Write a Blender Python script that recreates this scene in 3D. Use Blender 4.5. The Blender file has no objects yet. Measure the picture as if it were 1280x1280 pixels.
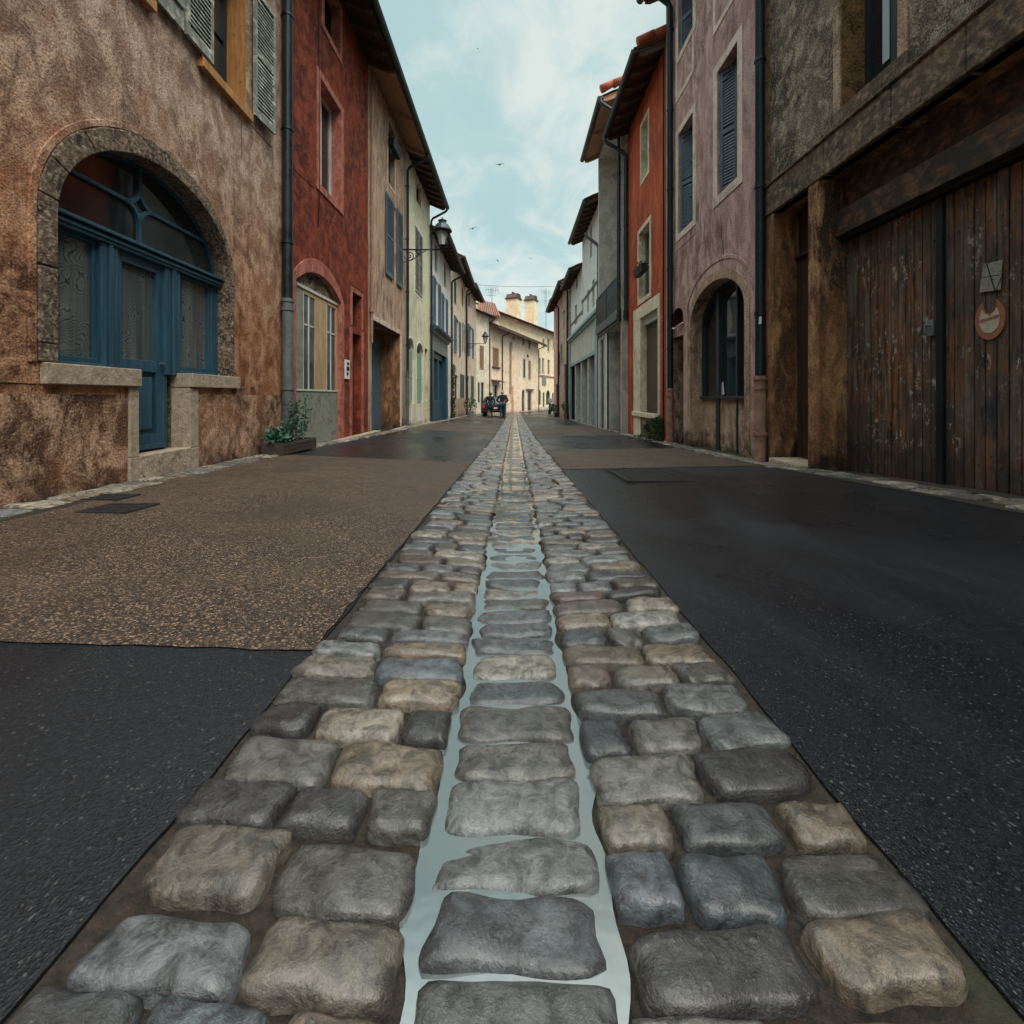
import bpy, bmesh, math, random
from mathutils import Vector, Matrix
from mathutils.geometry import delaunay_2d_cdt
random.seed(7)
PI = math.pi
FPX, CX, CY, CAMZ = 560.0, 643.0, 496.0, 0.70
scene = bpy.context.scene
COL = scene.collection

# ------------------------------------------------------------------ materials
class NT:
    def __init__(s, name):
        s.m = bpy.data.materials.new(name); s.m.use_nodes = True
        s.t = s.m.node_tree; s.t.nodes.clear()
        s.out = s.n('ShaderNodeOutputMaterial'); s.b = s.n('ShaderNodeBsdfPrincipled')
        s.t.links.new(s.b.outputs[0], s.out.inputs[0])
    def n(s, k, **kw):
        o = s.t.nodes.new(k)
        for a, v in kw.items(): setattr(o, a, v)
        return o
    def link(s, a, b): s.t.links.new(a, b)
    def set(s, sock, v):
        if hasattr(v, 'is_linked') or isinstance(v, bpy.types.NodeSocket): s.link(v, sock)
        elif isinstance(v, (tuple, list)) and len(v) == 3 and sock.type == 'RGBA': sock.default_value = (*v, 1)
        else: sock.default_value = v
    def coord(s, scale=(1, 1, 1), which='Object'):
        tc = s.n('ShaderNodeTexCoord'); mp = s.n('ShaderNodeMapping')
        s.link(tc.outputs[which], mp.inputs[0]); mp.inputs['Scale'].default_value = scale
        return mp.outputs[0]
    def noise(s, co, scale, detail=4, rough=.55, dist=0):
        o = s.n('ShaderNodeTexNoise'); s.link(co, o.inputs['Vector'])
        o.inputs['Scale'].default_value = scale; o.inputs['Detail'].default_value = detail
        o.inputs['Roughness'].default_value = rough; o.inputs['Distortion'].default_value = dist
        return o.outputs['Fac']
    def vor(s, co, scale, feature='F1', out='Distance', rnd=1):
        o = s.n('ShaderNodeTexVoronoi', feature=feature); s.link(co, o.inputs['Vector'])
        o.inputs['Scale'].default_value = scale; o.inputs['Randomness'].default_value = rnd
        return o.outputs[out]
    def ramp(s, fac, stops):
        r = s.n('ShaderNodeValToRGB'); s.link(fac, r.inputs[0]); e = r.color_ramp.elements
        while len(e) < len(stops): e.new(.5)
        for i, (p, c) in enumerate(stops):
            e[i].position = p
            e[i].color = (c, c, c, 1) if not isinstance(c, (tuple, list)) else (*c, 1)
        return r.outputs[0]
    def mix(s, fac, a, b, mode='MIX'):
        o = s.n('ShaderNodeMix', data_type='RGBA', blend_type=mode)
        s.set(o.inputs[0], fac); s.set(o.inputs[6], a); s.set(o.inputs[7], b)
        return o.outputs[2]
    def math(s, op, a, b=0.0, clamp=False):
        o = s.n('ShaderNodeMath', operation=op, use_clamp=clamp); s.set(o.inputs[0], a); s.set(o.inputs[1], b)
        return o.outputs[0]
    def bump(s, h, strength=.4, dist=.02, prev=None):
        o = s.n('ShaderNodeBump'); s.link(h, o.inputs['Height'])
        o.inputs['Strength'].default_value = strength; o.inputs['Distance'].default_value = dist
        if prev: s.link(prev, o.inputs['Normal'])
        return o.outputs[0]
    def fin(s, col=None, rough=None, normal=None, metal=0, spec=None):
        if col is not None: s.set(s.b.inputs['Base Color'], col)
        if rough is not None: s.set(s.b.inputs['Roughness'], rough)
        if normal is not None: s.link(normal, s.b.inputs['Normal'])
        s.b.inputs['Metallic'].default_value = metal
        if spec is not None: s.b.inputs['Specular IOR Level'].default_value = spec
        return s.m

def sc(c, k): return tuple(min(1, x * k) for x in c)

def plaster(name, light, mid, dark, grain=.5, damp=(.05, .04, .035), mott=1.0, streak=.35, cov=.5, damp_h=.35, upper=None, stain=None):
    t = NT(name)
    co = t.coord((1, 1, streak)); iso = t.coord((1, 1, 1))
    a = t.noise(co, 1.1 * mott, 7, .66, .5)
    b = t.noise(co, 4.2 * mott, 8, .72, .5)
    b2 = t.noise(iso, 13, 5, .7)
    g = t.noise(iso, 58, 3, .75)
    g2 = t.noise(iso, 24, 4, .65)
    tc = t.n('ShaderNodeTexCoord'); sp = t.n('ShaderNodeSeparateXYZ'); t.link(tc.outputs['Object'], sp.inputs[0])
    c = t.mix(t.ramp(a, [(.40, 0), (.60, 1)]), dark, mid)
    lt = light
    if upper:      # second, paler colour mixed in high on the wall, with a wandering lower edge
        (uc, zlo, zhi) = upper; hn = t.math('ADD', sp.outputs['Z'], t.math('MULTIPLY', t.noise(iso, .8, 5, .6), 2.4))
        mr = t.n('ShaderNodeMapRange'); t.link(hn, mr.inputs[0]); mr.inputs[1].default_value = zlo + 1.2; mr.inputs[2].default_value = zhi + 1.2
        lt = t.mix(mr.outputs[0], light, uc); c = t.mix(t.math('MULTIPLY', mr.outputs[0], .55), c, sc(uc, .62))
    c = t.mix(t.ramp(b, [(cov - .05, 0), (cov + .11, 1)]), c, lt)
    c = t.mix(t.ramp(b2, [(.52, 0), (.68, .45)]), c, sc(dark, .9))
    st = t.noise(t.coord((6, 6, .35)), 1.6, 6, .72, .6)
    c = t.mix(t.ramp(st, [(.55, 0), (.70, .38 * min(1, grain + .2))]), c, sc(dark, .75))
    c = t.mix(t.math('MULTIPLY', t.ramp(g, [(.34, 1), (.52, 0)]), grain * .85), c, sc(dark, .4))
    c = t.mix(t.math('MULTIPLY', t.ramp(g, [(.55, 0), (.70, 1)]), grain * .5), c, sc(light, 1.45))
    if stain:      # rust coloured patch where a pipe once leaked
        (su, sw, sh, scol) = stain
        dx = t.math('ABSOLUTE', t.math('SUBTRACT', sp.outputs['X'], su)); q = t.math('SUBTRACT', t.math('ADD', t.math('MULTIPLY', t.noise(iso, 1.3, 6, .7), 1.8), -.35), t.math('DIVIDE', dx, sw))
        q = t.math('SUBTRACT', q, t.math('DIVIDE', t.math('MAXIMUM', t.math('SUBTRACT', sp.outputs['Z'], sh), 0.0), .8))
        c = t.mix(t.math('MULTIPLY', t.ramp(q, [(.0, 0), (.45, 1)]), .85), c, scol)
    dn = t.noise(t.coord((1, 1, .7)), 2.6, 7, .7, .5)
    h = t.math('SUBTRACT', t.math('MULTIPLY', dn, damp_h * 4.4), sp.outputs['Z'])
    c = t.mix(t.math('MULTIPLY', t.ramp(h, [(damp_h * 1.4, 0), (damp_h * 1.4 + .3, 1)]), .85), c, damp)
    hgt = t.mix(.5, g, g2)
    nb = t.bump(hgt, min(1, .75 * grain + .15), .03); nb = t.bump(b, .35, .03, nb)
    return t.fin(c, .92, nb, spec=.2)

def stone(name, c1, c2, c3, scale=4, bump=.6, rough=.85):
    t = NT(name); co = t.coord()
    a = t.noise(co, scale, 7, .68, .5); b = t.noise(co, scale * 7, 5, .7)
    c = t.mix(t.ramp(a, [(.36, 0), (.62, 1)]), c1, c2)
    c = t.mix(t.ramp(b, [(.48, 0), (.7, 1)]), c, c3)
    n = t.bump(b, bump, .02); n = t.bump(a, bump, .04, n)
    return t.fin(c, rough, n, spec=.3)

def paint(name, c, wear=(.2, .2, .18), amount=.25, rough=.55, grain_z=.12, var=.3, gx=1):
    t = NT(name); co = t.coord((gx, 1, grain_z)); iso = t.coord()
    a = t.noise(co, 22, 5, .65, .3); b = t.noise(iso, 9, 6, .7)
    k = t.mix(t.ramp(a, [(.35, 0), (.7, 1)]), sc(c, 1 - var), sc(c, 1 + var))
    k = t.mix(t.ramp(b, [(.72 - amount * .35, 0), (.78 - amount * .25, 1)]), k, wear)
    n = t.bump(a, .25, .01)
    return t.fin(k, rough, n, spec=.35)

def metal_paint(name, c, rough=.45, metal=.3):
    t = NT(name); iso = t.coord(); a = t.noise(iso, 6, 6, .7); st = t.noise(t.coord((8, 8, .5)), 3, 4, .6)
    k = t.mix(t.ramp(a, [(.4, 0), (.7, 1)]), sc(c, .7), sc(c, 1.35))
    k = t.mix(t.ramp(st, [(.6, 0), (.8, .5)]), k, (.12, .10, .085))
    return t.fin(k, t.ramp(a, [(.3, rough - .1), (.7, rough + .2)]), None, metal, .5)

def glass(name, c=(.012, .017, .02), rough=.04, spec=.75):
    t = NT(name); n = t.bump(t.noise(t.coord(), 1.3, 2, .5), .06, .05)
    dirt = t.noise(t.coord(), 3, 6, .7)
    k = t.mix(t.ramp(dirt, [(.4, 0), (.8, .5)]), c, sc(c, 3))
    return t.fin(k, rough, n, 0, spec)

def lace_glass(name):
    t = NT(name); co = t.coord()
    ns = t.n('ShaderNodeTexNoise'); t.link(co, ns.inputs['Vector']); ns.inputs['Scale'].default_value = 3.2; ns.inputs['Detail'].default_value = 1
    add = t.n('ShaderNodeVectorMath', operation='MULTIPLY_ADD'); t.link(ns.outputs['Color'], add.inputs[0])
    add.inputs[1].default_value = (.9, .9, .9); t.link(co, add.inputs[2])
    w = t.n('ShaderNodeTexWave', wave_type='BANDS', bands_direction='DIAGONAL'); t.link(add.outputs[0], w.inputs['Vector'])
    w.inputs['Scale'].default_value = 17; w.inputs['Distortion'].default_value = 2.2; w.inputs['Detail'].default_value = 0; w.inputs['Detail Scale'].default_value = 1.3
    w2 = t.n('ShaderNodeTexWave', wave_type='RINGS', rings_direction='Y'); t.link(add.outputs[0], w2.inputs['Vector'])
    w2.inputs['Scale'].default_value = 7; w2.inputs['Distortion'].default_value = 5; w2.inputs['Detail'].default_value = 0
    l1 = t.ramp(w.outputs['Fac'], [(.06, 1), (.2, 0)]); l2 = t.ramp(w2.outputs['Fac'], [(.05, 1), (.16, 0)])
    ln = t.mix(.75, l1, l2, 'MIX') if False else t.math('MAXIMUM', l1, t.math('MULTIPLY', l2, .0))
    folds = t.noise(t.coord((5, 5, .15)), 2.2, 3, .5)
    base = t.mix(t.ramp(folds, [(.35, 0), (.65, 1)]), (.035, .05, .055), (.13, .155, .15))
    c = t.mix(ln, base, (.012, .016, .02))
    t.b.inputs['Coat Weight'].default_value = 1; t.b.inputs['Coat Roughness'].default_value = .04
    return t.fin(c, .7, None, 0, .4)

M = {}
def build_mats():
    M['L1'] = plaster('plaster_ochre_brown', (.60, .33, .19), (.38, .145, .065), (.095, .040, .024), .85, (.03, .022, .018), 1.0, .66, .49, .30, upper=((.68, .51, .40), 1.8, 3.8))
    M['L1low'] = plaster('plaster_low_patch', (.66, .42, .28), (.34, .16, .085), (.085, .045, .03), .9, (.02, .017, .015), .9, .8, .50, .30)
    M['L2'] = plaster('plaster_oxide_red', (.36, .085, .040), (.25, .046, .024), (.075, .021, .015), 1.0, (.05, .03, .025), 1.1, .85, .50, .22)
    M['L3'] = plaster('plaster_pinkish_beige', (.62, .45, .32), (.44, .28, .19), (.20, .13, .10), .7, (.06, .05, .04), 1.2, .35, .47, .45)
    M['L4'] = plaster('plaster_pale_green', (.80, .76, .54), (.68, .66, .45), (.44, .43, .30), .35, (.16, .13, .09), 1, .4, .45, .25)
    M['L5'] = plaster('plaster_white_grey', (.86, .82, .74), (.78, .74, .66), (.50, .47, .42), .2, (.12, .11, .09), 1, .4, .45, .3)
    M['L6'] = plaster('plaster_cream', (.82, .69, .52), (.70, .56, .40), (.42, .31, .22), .3, (.14, .11, .09), 1, .4, .45, .3)
    M['L7'] = plaster('plaster_rose_cream', (.76, .60, .48), (.62, .46, .36), (.36, .26, .20), .3, (.14, .11, .09), 1, .4, .45, .3)
    M['E1'] = plaster('plaster_yellow_cream', (.92, .74, .56), (.86, .64, .44), (.62, .42, .27), .12, (.3, .2, .12), .45, .8, .45, .35, stain=(6.1, 1.3, 2.6, (.46, .20, .08)))
    M['E2'] = plaster('plaster_straw', (.92, .77, .53), (.86, .69, .45), (.68, .52, .33), .1, (.3, .2, .12), .5, .8, .45, .2)
    M['Ewhite'] = plaster('plaster_off_white', (.86, .76, .60), (.76, .66, .50), (.55, .46, .34), .15, (.3, .2, .12), .5, .8, .45, .2)
    M['R1'] = plaster('render_rough_grey', (.50, .43, .33), (.25, .205, .155), (.055, .045, .036), 1.3, (.03, .026, .022), 1.5, .8, .52, .2)
    M['R1low'] = plaster('stone_brown_stained', (.54, .29, .14), (.27, .13, .062), (.045, .030, .022), .55, (.012, .010, .008), 1.1, .35, .53, .42)
    M['R2'] = plaster('plaster_mauve_pink', (.64, .45, .40), (.47, .295, .265), (.22, .125, .12), .9, (.05, .035, .03), .9, .45, .48, .42)
    M['R2trim'] = plaster('plaster_pale_pink_trim', (.78, .65, .56), (.64, .52, .44), (.38, .30, .25), .5, (.08, .06, .05), 1, .5, .45, .3)
    M['R2low'] = plaster('plaster_worn_beige', (.58, .42, .30), (.40, .27, .185), (.12, .08, .06), .9, (.025, .02, .017), 1.2, .5, .48, .42)
    M['R3'] = plaster('plaster_brick_orange', (.66, .17, .07), (.52, .105, .045), (.28, .06, .03), .45, (.12, .05, .035), 1, .3, .53, .2)
    M['cream'] = plaster('cream_trim', (.84, .75, .56), (.74, .64, .46), (.46, .38, .27), .3, (.2, .16, .12), 1.5, .5, .45, .1)
    M['R4'] = plaster('render_cement_grey', (.64, .61, .55), (.52, .50, .45), (.34, .33, .30), .6, (.2, .17, .14), .7, .7, .45, .05)
    M['R5'] = plaster('plaster_cold_white', (.82, .82, .78), (.76, .76, .72), (.54, .54, .52), .15, (.2, .2, .2), 1, .4, .45, .1)
    M['R6'] = plaster('plaster_taupe', (.60, .47, .38), (.48, .36, .28), (.30, .22, .18), .3, (.1, .08, .07), 1, .4, .45, .3)
    M['R7'] = plaster('plaster_rose', (.80, .48, .44), (.70, .40, .37), (.44, .26, .24), .2, (.2, .12, .1), 1, .4, .45, .3)
    M['pinktrim'] = plaster('trim_salmon', (.56, .225, .175), (.44, .15, .115), (.22, .075, .055), .5, (.15, .06, .05), 2, .6, .5, .1)
    M['arch_stone'] = stone('arch_limestone_dark', (.028, .022, .019), (.19, .13, .09), (.50, .40, .29), 4.5, 1.3)
    M['sill_stone'] = stone('sill_granite', (.24, .19, .14), (.44, .355, .26), (.56, .47, .36), 14, .5)
    M['beam'] = stone('beam_weathered', (.045, .036, .03), (.13, .085, .055), (.30, .215, .14), 2.2, .8)
    M['quoin'] = stone('ochre_rubble', (.06, .035, .018), (.36, .19, .07), (.55, .34, .15), 6, 1.4)
    M['step'] = stone('step_stone', (.20, .155, .115), (.42, .34, .25), (.60, .50, .38), 6, .5, .6)
    M['blue'] = paint('petrol_blue_paint', (.026, .078, .115), (.10, .16, .19), .1, .42, .08, .3)
    M['blue2'] = paint('shutter_blue_grey', (.085, .125, .165), (.2, .2, .2), .3, .6)
    M['bluefar'] = paint('shutter_mid_blue', (.10, .19, .27), (.2, .22, .24), .1, .6)
    M['greyshut'] = paint('shutter_grey_green', (.20, .22, .18), (.55, .53, .44), .6, .7, .2)
    M['greenshut'] = paint('shutter_pale_green', (.30, .44, .33), (.5, .52, .42), .15, .6)
    M['dkgreen'] = paint('shutter_dark_green', (.05, .11, .085), (.15, .18, .15), .1, .6)
    M['brownsh'] = paint('shutter_brown', (.33, .19, .10), (.2, .14, .1), .3, .7)
    M['orangewood'] = paint('ochre_painted_wood', (.42, .20, .065), (.16, .085, .04), .4, .6)
    M['yellowpaint'] = paint('door_yellow_ochre', (.44, .31, .17), (.2, .15, .1), .2, .55)
    M['greypanel'] = paint('door_grey_green_panel', (.24, .26, .215), (.13, .10, .075), .55, .7, .5, .2)
    M['greyframe'] = paint('window_frame_grey', (.22, .24, .22), (.1, .1, .1), .2, .5)
    M['whiteframe'] = paint('window_frame_white', (.55, .55, .5), (.3, .3, .28), .1, .5)
    M['teal'] = paint('shopfront_teal_grey', (.26, .42, .45), (.4, .46, .46), .1, .5)
    M['panelgrey'] = paint('shopfront_panel_pale', (.58, .57, .50), (.45, .44, .4), .1, .6)
    M['darkdoor'] = paint('dark_door_wood', (.045, .030, .022), (.11, .075, .05), .3, .6)
    M['timber'] = paint('gate_lintel_timber', (.12, .060, .033), (.03, .022, .018), .9, .75, 1, .6, .1)
    M['reddoor'] = paint('door_red_brown', (.13, .03, .018), (.05, .02, .015), .4, .7)
    M['darkframe'] = paint('frame_near_black', (.022, .034, .04), (.05, .06, .06), .1, .4)
    M['roller'] = paint('roller_shutter_brown', (.10, .075, .058), (.14, .11, .09), .2, .5, 1)
    M['rafter'] = paint('eaves_dark_timber', (.085, .055, .038), (.16, .10, .065), .3, .8)
    M['soffit'] = paint('eaves_boards_tan', (.42, .24, .14), (.2, .13, .09), .3, .8)
    M['zinc'] = metal_paint('zinc_gutter_dark', (.045, .06, .066), .4, .6)
    M['pipe'] = metal_paint('downpipe_blue_black', (.012, .021, .028), .38, .3)
    M['iron'] = metal_paint('cast_iron_grey', (.14, .155, .155), .6, .3)
    M['pipepink'] = metal_paint('downpipe_rust_pink', (.34, .19, .14), .75, .1)
    M['black'] = metal_paint('black_iron', (.012, .015, .017), .5, .5)
    M['glass'] = glass('window_glass')
    M['glass2'] = glass('window_glass_pale', (.05, .065, .07), .06, .7)
    M['lace'] = lace_glass('lace_curtain_behind_glass')
    t = NT('curtain_cloth'); M['curtain'] = t.fin(t.mix(t.noise(t.coord((8, 8, .3)), 3), (.30, .42, .47), (.55, .66, .7)), .9)
    t = NT('roof_tiles'); co = t.coord(); a = t.noise(co, 7, 5, .7); b = t.noise(co, 1.5, 4, .6)
    c = t.mix(t.ramp(a, [(.35, 0), (.65, 1)]), (.30, .085, .04), (.17, .10, .075)); c = t.mix(t.ramp(b, [(.45, 0), (.65, .8)]), c, (.20, .17, .14))
    M['tile'] = t.fin(c, .85, t.bump(a, .4, .02))
    t = NT('fresh_orange_tiles'); co = t.coord(); a = t.noise(co, 6, 5, .7)
    M['tileo'] = t.fin(t.mix(t.ramp(a, [(.4, 0), (.6, 1)]), (.42, .10, .04), (.28, .09, .05)), .8, t.bump(a, .4, .02))
    # gate boards
    t = NT('weathered_gate_boards'); co = t.coord((1, 1, .07)); iso = t.coord()
    sp = t.n('ShaderNodeSeparateXYZ'); tc = t.n('ShaderNodeTexCoord'); t.link(tc.outputs['Object'], sp.inputs[0])
    cell = t.math('FLOOR', t.math('DIVIDE', sp.outputs['X'], .083)); wn = t.n('ShaderNodeTexWhiteNoise', noise_dimensions='1D'); t.link(cell, wn.inputs['W'])
    g = t.noise(co, 26, 6, .72, .4); p = t.noise(t.coord((1, 1, .35)), 7, 7, .75, .3); p2 = t.noise(t.coord((1, 1, .4)), 24, 5, .75); big = t.noise(iso, 1.6, 4, .6)
    c = t.mix(wn.outputs['Value'], (.27, .115, .048), (.13, .072, .045))
    c = t.mix(t.ramp(g, [(.42, 0), (.58, 1)]), (.05, .028, .019), c)
    c = t.mix(t.ramp(big, [(.44, 0), (.60, .8)]), c, (.06, .048, .042))
    c = t.mix(t.ramp(p, [(.55, 0), (.59, .85)]), c, (.022, .020, .021))
    msk = t.ramp(t.noise(iso, 2.3, 5, .65), [(.46, 0), (.60, 1)]); c = t.mix(t.math('MULTIPLY', t.ramp(p2, [(.57, 0), (.61, .95)]), msk), c, (.40, .38, .34)); c = t.mix(t.ramp(t.noise(t.coord((1, 1, .12)), 9, 6, .7), [(.52, 0), (.66, .7)]), c, (.16, .145, .13))
    p3 = t.noise(t.coord((1, 1, .5)), 3.2, 8, .8, .4); c = t.mix(t.ramp(p3, [(.64, 0), (.66, .9)]), c, (.30, .31, .31))
    ft = t.math('SUBTRACT', t.math('MULTIPLY', t.noise(t.coord((1, 1, .3)), 3.0, 5, .6), 1.6), sp.outputs['Z']); c = t.mix(t.ramp(ft, [(.15, 0), (.55, .75)]), c, (.022, .02, .02))
    n = t.bump(g, .8, .02); n = t.bump(p2, .5, .008, n)
    M['gate'] = t.fin(c, .75, n, spec=.3)
    # road
    t = NT('asphalt_dark'); co = t.coord(); v = t.n('ShaderNodeTexVoronoi'); t.link(co, v.inputs[0]); v.inputs['Scale'].default_value = 230
    sepc = t.n('ShaderNodeSeparateColor'); t.link(v.outputs['Color'], sepc.inputs[0])
    big = t.noise(co, .9, 6, .65, .4); fine = t.noise(co, 160, 2, .6)
    c = t.mix(t.ramp(sepc.outputs[0], [(.0, 0), (.9, 1)]), (.003, .0035, .0045), (.017, .021, .027))
    c = t.mix(t.ramp(sepc.outputs[1], [(.965, 0), (.995, 1)]), c, (.085, .085, .08))
    c = t.mix(t.ramp(big, [(.35, .0), (.65, .45)]), c, (.009, .011, .016))
    hh = t.mix(.5, v.outputs['Distance'], fine)
    M['asphalt'] = t.fin(c, t.ramp(t.noise(t.coord((1, .35, 1)), .8, 5, .6, .5), [(.42, .24), (.60, .48)]), t.bump(hh, .45, .004), spec=.5)
    t = NT('exposed_aggregate_brown'); co = t.coord(); v = t.n('ShaderNodeTexVoronoi'); t.link(co, v.inputs[0]); v.inputs['Scale'].default_value = 145
    sepc = t.n('ShaderNodeSeparateColor'); t.link(v.outputs['Color'], sepc.inputs[0]); big = t.noise(co, 1.1, 6, .65, .4); w = t.noise(t.coord((.5, 1.4, 1)), 1.5, 5, .6)
    c = t.ramp(sepc.outputs[0], [(.0, (.006, .006, .006)), (.40, (.034, .022, .016)), (.70, (.13, .075, .048)), (.90, (.27, .165, .10)), (1, (.42, .29, .19))])
    c = t.mix(t.ramp(v.outputs['Distance'], [(.35, 0), (.7, .8)]), c, (.03, .024, .02))
    c = t.mix(t.ramp(big, [(.4, 0), (.68, .55)]), c, (.042, .034, .028))
    c = t.mix(t.ramp(w, [(.5, 0), (.7, .35)]), c, (.11, .075, .048))
    M['aggregate'] = t.fin(c, t.ramp(big, [(.40, .75), (.60, .42)]), t.bump(v.outputs['Distance'], .7, -.006), spec=.4)
    # cobbles: stone tint comes from an attribute (each stone's own rock)
    t = NT('cobble_stone'); at = t.n('ShaderNodeAttribute', attribute_name='rock'); co = t.coord()
    a = t.noise(co, 28, 6, .72, .5); b = t.noise(co, 120, 4, .7); wet = t.noise(co, 3.5, 5, .6); pit = t.vor(co, 60)
    c = t.mix(t.ramp(a, [(.40, 0), (.58, 1)]), t.mix(.8, at.outputs['Color'], (.018, .015, .013)), at.outputs['Color'])
    c = t.mix(t.ramp(b, [(.56, 0), (.70, .6)]), c, (.38, .35, .30))
    c = t.mix(t.ramp(b, [(.28, .7), (.44, 0)]), c, (.012, .012, .012))
    c = t.mix(t.ramp(t.noise(co, 11, 5, .7), [(.50, 0), (.66, .75)]), c, (.065, .042, .026))
    n = t.bump(a, .9, .018); n = t.bump(b, .8, .006, n)
    M['cobble'] = t.fin(c, t.ramp(t.mix(.5, wet, a), [(.40, .24), (.58, .60)]), n, spec=.5)
    t = NT('cobble_stone_wet'); at = t.n('ShaderNodeAttribute', attribute_name='rock'); co = t.coord(); a = t.noise(co, 28, 6, .72, .5); b = t.noise(co, 110, 4, .7); wt = t.noise(co, 9, 5, .65)
    c = t.mix(t.ramp(a, [(.40, 0), (.60, 1)]), t.mix(.75, at.outputs['Color'], (.012, .012, .012)), at.outputs['Color']); c = t.mix(t.ramp(b, [(.6, 0), (.72, .4)]), c, (.30, .30, .28))
    t.b.inputs['Coat Weight'].default_value = .5; t.b.inputs['Coat Roughness'].default_value = .16; t.link(t.bump(b, .25, .004), t.b.inputs['Coat Normal'])
    M['cobblewet'] = t.fin(c, t.ramp(wt, [(.4, .22), (.62, .55)]), t.bump(b, .5, .006, t.bump(a, .7, .014)), spec=.5)
    t = NT('joint_soil'); co = t.coord(); a = t.noise(co, 60, 5, .7); b = t.noise(co, 6, 4, .6)
    c = t.mix(t.ramp(a, [(.35, 0), (.65, 1)]), (.006, .005, .004), (.042, .027, .017)); c = t.mix(t.ramp(b, [(.56, 0), (.7, .6)]), c, (.022, .028, .011))
    M['soil'] = t.fin(c, .75, t.bump(a, .8, .01))
    t = NT('shallow_water'); t.b.inputs['Transmission Weight'].default_value = .0
    wn_ = t.noise(t.coord(), 9, 3, .5)
    M['water'] = t.fin((.10, .125, .125), .02, t.bump(wn_, .08, .02), 0, 1.0); t.b.inputs['IOR'].default_value = 1.9
    M['leaf'] = None
    t = NT('leaf_green'); co = t.coord(); a = t.noise(co, 14, 3); oi = t.n('ShaderNodeObjectInfo')
    M['leaf'] = t.fin(t.mix(t.ramp(a, [(.35, 0), (.65, 1)]), (.02, .055, .022), (.065, .13, .045)), .5); t.b.inputs['Subsurface Weight'].default_value = 0
    t = NT('leaf_bluegreen'); a = t.noise(t.coord(), 18, 3)
    M['leaf2'] = t.fin(t.mix(t.ramp(a, [(.35, 0), (.65, 1)]), (.015, .06, .045), (.05, .14, .085)), .5)
    t = NT('terracotta'); M['terra'] = t.fin(t.mix(t.noise(t.coord(), 12, 4), (.45, .12, .06), (.30, .08, .04)), .8)
    t = NT('planter_wood'); M['planter'] = t.fin(t.mix(t.noise(t.coord((1, 1, 4)), 12, 4), (.03, .022, .018), (.07, .05, .04)), .8)
    def plain(n, c, r=.7, m=0, spec=.4):
        t = NT(n); a = t.noise(t.coord(), 20, 3); return t.fin(t.mix(a, sc(c, .8), sc(c, 1.2)), r, None, m, spec)
    M['skin'] = plain('skin', (.42, .24, .17), .6); M['navy'] = plain('navy_cloth', (.014, .022, .038), .9)
    M['denim'] = plain('denim', (.02, .06, .10), .9); M['hair'] = plain('hair_dark', (.05, .035, .025), .8); M['hairg'] = plain('hair_grey', (.4, .38, .34), .8)
    M['shoe'] = plain('shoe', (.03, .03, .03), .6); M['khaki'] = plain('khaki_cloth', (.16, .12, .08), .9)
    M['carpaint'] = plain('car_dark_paint', (.012, .016, .022), .25, .2, .6); M['rubber'] = plain('rubber', (.012, .012, .012), .9)
    M['redlight'] = plain('red_lamp', (.55, .04, .03), .3); M['whitep'] = plain('white_plate', (.72, .72, .68), .5)
    M['chrome'] = plain('chrome', (.5, .5, .5), .2, 1); M['lampglass'] = plain('lantern_glass', (.55, .6, .58), .3)
    M['signwhite'] = stone('enamel_white_worn', (.55, .50, .42), (.42, .37, .29), (.16, .09, .05), 22, .2, .45)
    M['signred'] = stone('enamel_red_faded', (.36, .155, .085), (.28, .105, .06), (.14, .07, .045), 26, .2, .45)
    M['tin'] = stone('tin_plate_worn', (.34, .32, .28), (.22, .20, .175), (.09, .075, .06), 16, .4, .5)
    M['bird'] = plain('bird_feathers', (.02, .02, .022), .8)
    M['paper'] = plain('paper_poster', (.55, .6, .62), .6)
    M['cover'] = stone('cover_cast_iron', (.018, .018, .02), (.03, .03, .032), (.05, .045, .04), 30, .7, .5)
    t = NT('earth'); M['earth'] = t.fin(t.mix(t.noise(t.coord(), .3, 4), (.05, .045, .04), (.08, .07, .05)), .95)
build_mats()

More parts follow.
